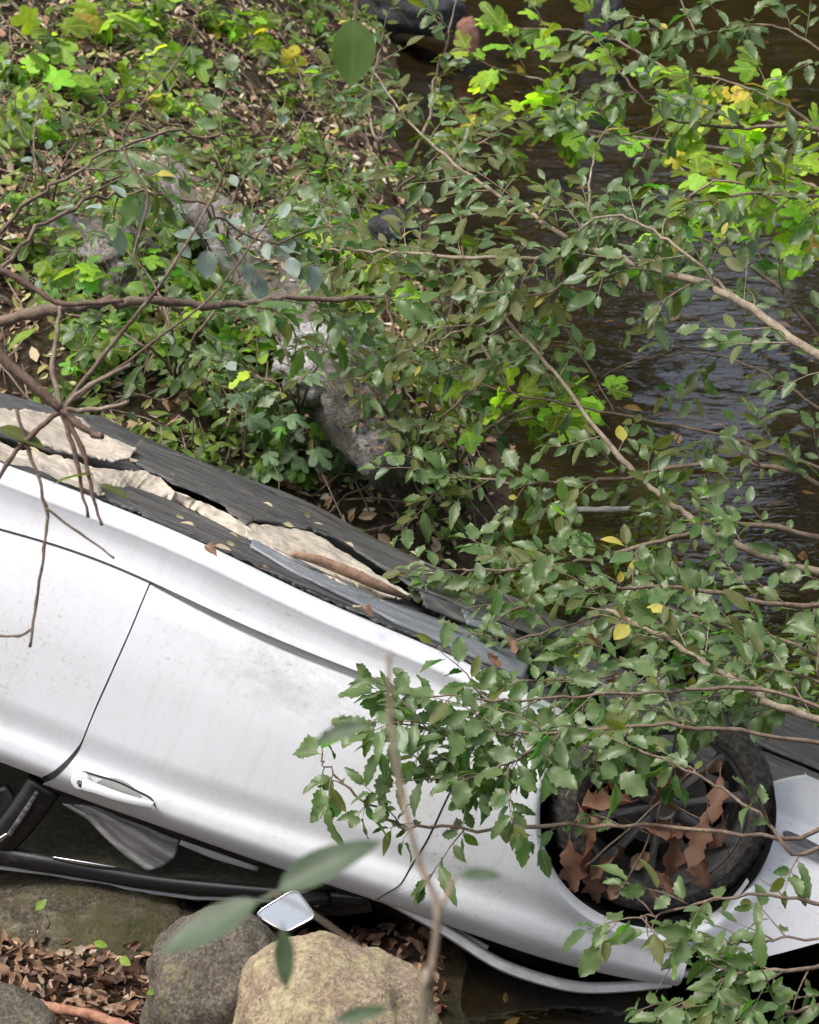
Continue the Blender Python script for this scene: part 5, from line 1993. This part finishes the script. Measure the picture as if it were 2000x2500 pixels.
for px, py, dx, dy, sz, vv, br in [(-15, 1040, 1, 0.35, 1.35, V_OLIVE, hang), (240, 1158, -1, 0.05, 1.1, V_OLIVE, hang), (235, 1180, 0.7, 0.25, 0.9, V_OLIVE, hang), (10, 860, 0.7, -0.6, 1.2, V_LIMEOV, hang), (120, 690, 0.6, -0.3, 1.0, V_LIMEOV, hang),
                                   (330, 470, -0.3, 0.9, 0.9, V_EVER, hang), (420, 640, 0.8, 0.5, 0.9, V_EVER, hang), (560, 400, 0.8, 0.2, 1.0, V_EVER, hang)]:
    p = at(px, py, D)
    s1.leaf(br, vv, p, RGT * dx - UPV * dy, -FWD * 0.5 + UPV + rvec(0.3), sz)
s1.finish()

# long bough crossing from the left
b = gpt(-1.9, 3.2)
s2 = Plant('leaning_tree', b, 'smooth grey brown bough reaching level across the left bank', 'tree', bark=TWIG)
D2 = 5.0
J = at(-250, 850, D2)
s2.stem([b, b.lerp(J, 0.5) + Vector((-0.15, 0, 0.1)), J], 0.05, 0.02, 'trunk')
s2.limb([J] + A((0, 785, D2), (160, 752, D2), (350, 735, D2 + .1), (550, 745, D2 + .2), (700, 730, D2 + .3), (905, 728, D2 + .4)), 0.0155, 0.006, EV, 6, (0.10, 0.22), u0=0.7, jit=0.004)
s2.limb([J] + A((0, 560, D2), (180, 420, D2), (380, 330, D2 + .1), (560, 330, D2 + .2)), 0.006, 0.0025, EV, 6, (0.08, 0.2), u0=0.5, jit=0.006, bare=0.4)
s2.limb([J] + A((0, 650, D2), (150, 520, D2 + .2), (300, 470, D2 + .4), (480, 500, D2 + .5), (640, 590, D2 + .6), (760, 560, D2 + .7)), 0.006, 0.0025, [(V_SILVER, 0.6), (V_EVER, 0.4)], 9, (0.08, 0.2), u0=0.4, jit=0.006, size=(0.6, 1.05))
s2.finish()

# overhanging twig with one broad dark leaf at the top edge
b = gpt(-1.6, 2.2)
s3 = Plant('overhanging_sapling', b, 'sapling whose single broad dark leaf hangs blurred at the top edge', 'sapling')
top = at(880, -150, 3.4)
st = s3.stem([b, b + Vector((0.1, 0.4, 2.0)), at(300, -500, 3.2), at(700, -330, 3.3), top, at(872, -20, 3.4), at(868, 40, 3.4)], 0.014, 0.002, 'stem', n=8)
s3.leaf(st, V_BROAD, at(868, 30, 3.4), RGT * -0.05 - UPV, -FWD + UPV * 0.25 + RGT * 0.2, 1.5)
s3.leaf(st, V_FORE, at(880, -30, 3.35), RGT * 1.0 - UPV * 0.45, UPV - FWD * 0.2, 0.9)
s3.finish()

# blurred stem close to the camera
b = gpt(0.02, 1.35, -0.02)
D3 = 1.9
s4 = Plant('near_sapling', b, 'blurred thin upright sapling close before the car with drooping leaves', 'sapling', bark=PALE_TWIG)
st = s4.stem([b] + A((1035, 2600, D3), (1050, 2400, D3), (1068, 2220, D3), (1022, 2100, D3), (985, 1950, D3), (955, 1780, D3), (950, 1590, D3)), 0.0045, 0.0022, 'stem', n=8)
tw = s4.stem(A((1068, 2220, D3), (1090, 2190, D3), (1110, 2140, D3)), 0.003, 0.002, 'twig')
tw2 = s4.stem(A((1040, 2420, D3), (900, 2330, D3), (760, 2230, D3), (660, 2180, D3)), 0.0013, 0.001, 'twig')
for px, py, dx, dy, sz in [(905, 1765, -1.0, 0.28, 0.52), (650, 2195, 1.0, -0.62, 1.08), (660, 2185, -1.0, 0.52, 1.08), (690, 2250, 0.05, 1.0, 0.58), (1108, 2140, 0.9, -0.1, 0.42), (800, 2500, 0.8, -0.25, 0.5)]:
    s4.leaf(st, V_FORE, at(px, py, D3), RGT * dx - UPV * dy, -FWD * 0.8 + UPV * 0.7 + rvec(0.15), sz)
s4.finish()

# ------------------------------------------------------------------ loose leaves that can be counted
def loose(name, meshes, p, d, up, size, label, cat, group=None):
    o = link(name, random.choice(meshes))
    x, y, z = frame_from(d, up)
    o.matrix_world = Matrix(((x.x * size, y.x * size, z.x * size, p.x), (x.y * size, y.y * size, z.y * size, p.y), (x.z * size, y.z * size, z.z * size, p.z), (0, 0, 0, 1)))
    return tag(o, label, cat, group)


def car_w(v):
    return CAR_M @ Vector(v)


for i_, (px, py, dx, dy, sz) in enumerate(sorted([(1390, 2040, 0.25, 1, 1.0), (1470, 2010, -0.4, 1, 1.05), (1440, 2100, 0.3, 0.9, 0.9), (1560, 1960, -0.9, 0.3, 1.05), (1640, 2000, 0.05, 1, 1.1), (1730, 1960, -0.1, 1, 1.1), (1760, 1880, 0.1, 1.0, 0.9), (1460, 1850, 0.4, 0.8, 0.75), (1530, 1870, -0.2, 1, 0.5),
                           (1690, 2050, 0.2, 1, 0.9), (1560, 2020, 0.9, 0.1, 0.8), (1410, 1960, 0.5, 0.9, 0.7), (1510, 2090, -0.6, 0.7, 0.65), (1600, 1840, 0.2, 1, 0.6), (1660, 1900, -0.5, 0.8, 0.7), (1780, 1990, -0.3, 1, 0.65), (1590, 2120, 0.7, 0.6, 0.6)])):
    x, z = side(px, py, 0.03)
    loose('oak_leaf', V_OAK, car_w((x, random.uniform(-0.015, 0.03), z)), RGT * dx - UPV * dy + rvec(0.15), -FWD + rvec(0.45), sz, nth(i_, 'russet oak leaf from the left caught in the front wheel'), 'leaf', 'russet oak leaves in the wheel')
for i_, pts in enumerate([[(1330, 1930), (1480, 1985), (1640, 2060)], [(1420, 2120), (1560, 2000), (1700, 1880)], [(1500, 2180), (1590, 2040), (1620, 1900)], [(1690, 1820), (1760, 1960), (1780, 2100)], [(1540, 1790), (1600, 1930), (1740, 2010)]]):
    P = []
    for q in pts:
        x, z = side(*q, 0.0)
        P.append(car_w((x, random.uniform(-0.02, 0.02), z)))
    P = smooth_path(P, 4)
    mb = MB()
    mb.tube([p - P[0] + rvec(0.003) for p in P], [0.004 - 0.0025 * i / (len(P) - 1) for i in range(len(P))], 6)
    o = mb.build('dead_twig', (RED_TWIG, PALE_TWIG, TWIG)[i_ % 3])
    o.location = P[0]
    tag(o, nth(i_, 'bare dead twig from the left jammed across the wheel spokes'), 'twig', 'twigs jammed in the wheel')
for k, (px, py) in enumerate([(1185, 1590), (1240, 1545), (1425, 1538), (1520, 1640)]):
    loose('oak_leaf', V_OAK, at(px, py, 6.05), RGT * random.uniform(-1, 1) - UPV, -FWD + rvec(0.4), 0.38, nth(k, 'orange dead leaf from the left snagged in twigs above the wheel'), 'leaf', 'orange leaves snagged in the shrubs')
for i_, (px, py) in enumerate(sorted([(430, 1262), (478, 1285), (575, 1332), (520, 1330), (800, 1285), (845, 1322), (1000, 1345), (870, 1392), (720, 1285), (1040, 1385), (1070, 1402), (830, 1410), (735, 1345), (850, 1412), (640, 1382), (880, 1478), (300, 1170), (250, 1150), (100, 1110), (420, 1160), (640, 1225), (760, 1258), (960, 1330), (1130, 1590), (935, 1470), (560, 1300), (40, 1080), (330, 1120)])):
    q = under(px, py, 0.075)
    col = V_DRY
    loose('fallen_leaf', col, car_w(q), CX * random.uniform(-1, 1) + CY * random.uniform(-1, 1), -CZ + CY * 0.3 + rvec(0.3), random.uniform(0.6, 1.25), nth(i_, 'straw coloured dead leaf from the left on the dark car floor'), 'leaf', 'straw leaves on the car floor')
for i_, (px, py) in enumerate([(500, 1330), (628, 1382), (880, 1480)]):
    q = under(px, py, 0.05)
    loose('fallen_leaf', V_DEAD, car_w(q), CX * random.uniform(-1, 1) + CY * 0.4, -CZ + CY * 0.4 + rvec(0.2), 0.75, nth(i_, 'rusty dead leaf from the left on the near dark floor panel'), 'leaf', 'rusty leaves on the car floor')
for i in range(16):
    a_ = random.uniform(0, 6.283); r_ = random.uniform(0.04, 0.25)
    p = car_w((wx_ + math.cos(a_) * r_, random.uniform(-0.045, 0.0), wz_ + math.sin(a_) * r_))
    loose('dead_leaf', random.choice((V_DEAD, V_DARKDEAD, V_DEAD)), p, rvec(1) - UPV, -FWD + rvec(0.6), random.uniform(0.7, 1.5), 'small dull brown dead leaf packed between the wheel spokes', 'leaf', 'brown leaves packed in the wheel')
for i in range(190):
    px, py = random.uniform(-10, 420), random.uniform(2300, 2510)
    if px > 360 and py < 2420: px -= 120
    p = ground_hit(px, py) + Vector((0, 0, random.uniform(0.01, 0.05)))
    loose('dead_leaf', random.choice((V_DEAD, V_DARKDEAD, V_DARKDEAD, V_PALEDEAD)), p, rvec(1), Vector((0, -0.3, 1)) + rvec(0.7), random.uniform(0.35, 1.0), 'curled brown dead leaf on the ground between the boulders', 'leaf', 'brown leaves between the boulders')
for px, py, dd, lb in [(85, 2225, 5.55, 'lime leaf fallen on the mossy boulder'), (225, 2300, 5.62, 'small green leaf fallen among brown leaves nearest the dark boulder'), (290, 2335, 5.55, 'small yellow green leaf fallen beside the grey boulder'), (357, 2428, 5.4, 'greenish leaf fallen at the foot of the grey boulder')]:
    loose('fallen_leaf', V_LIMEOV, at(px, py, dd), RGT + rvec(0.4), Vector((0, -0.6, 1)) + rvec(0.2), 0.6, lb, 'leaf')
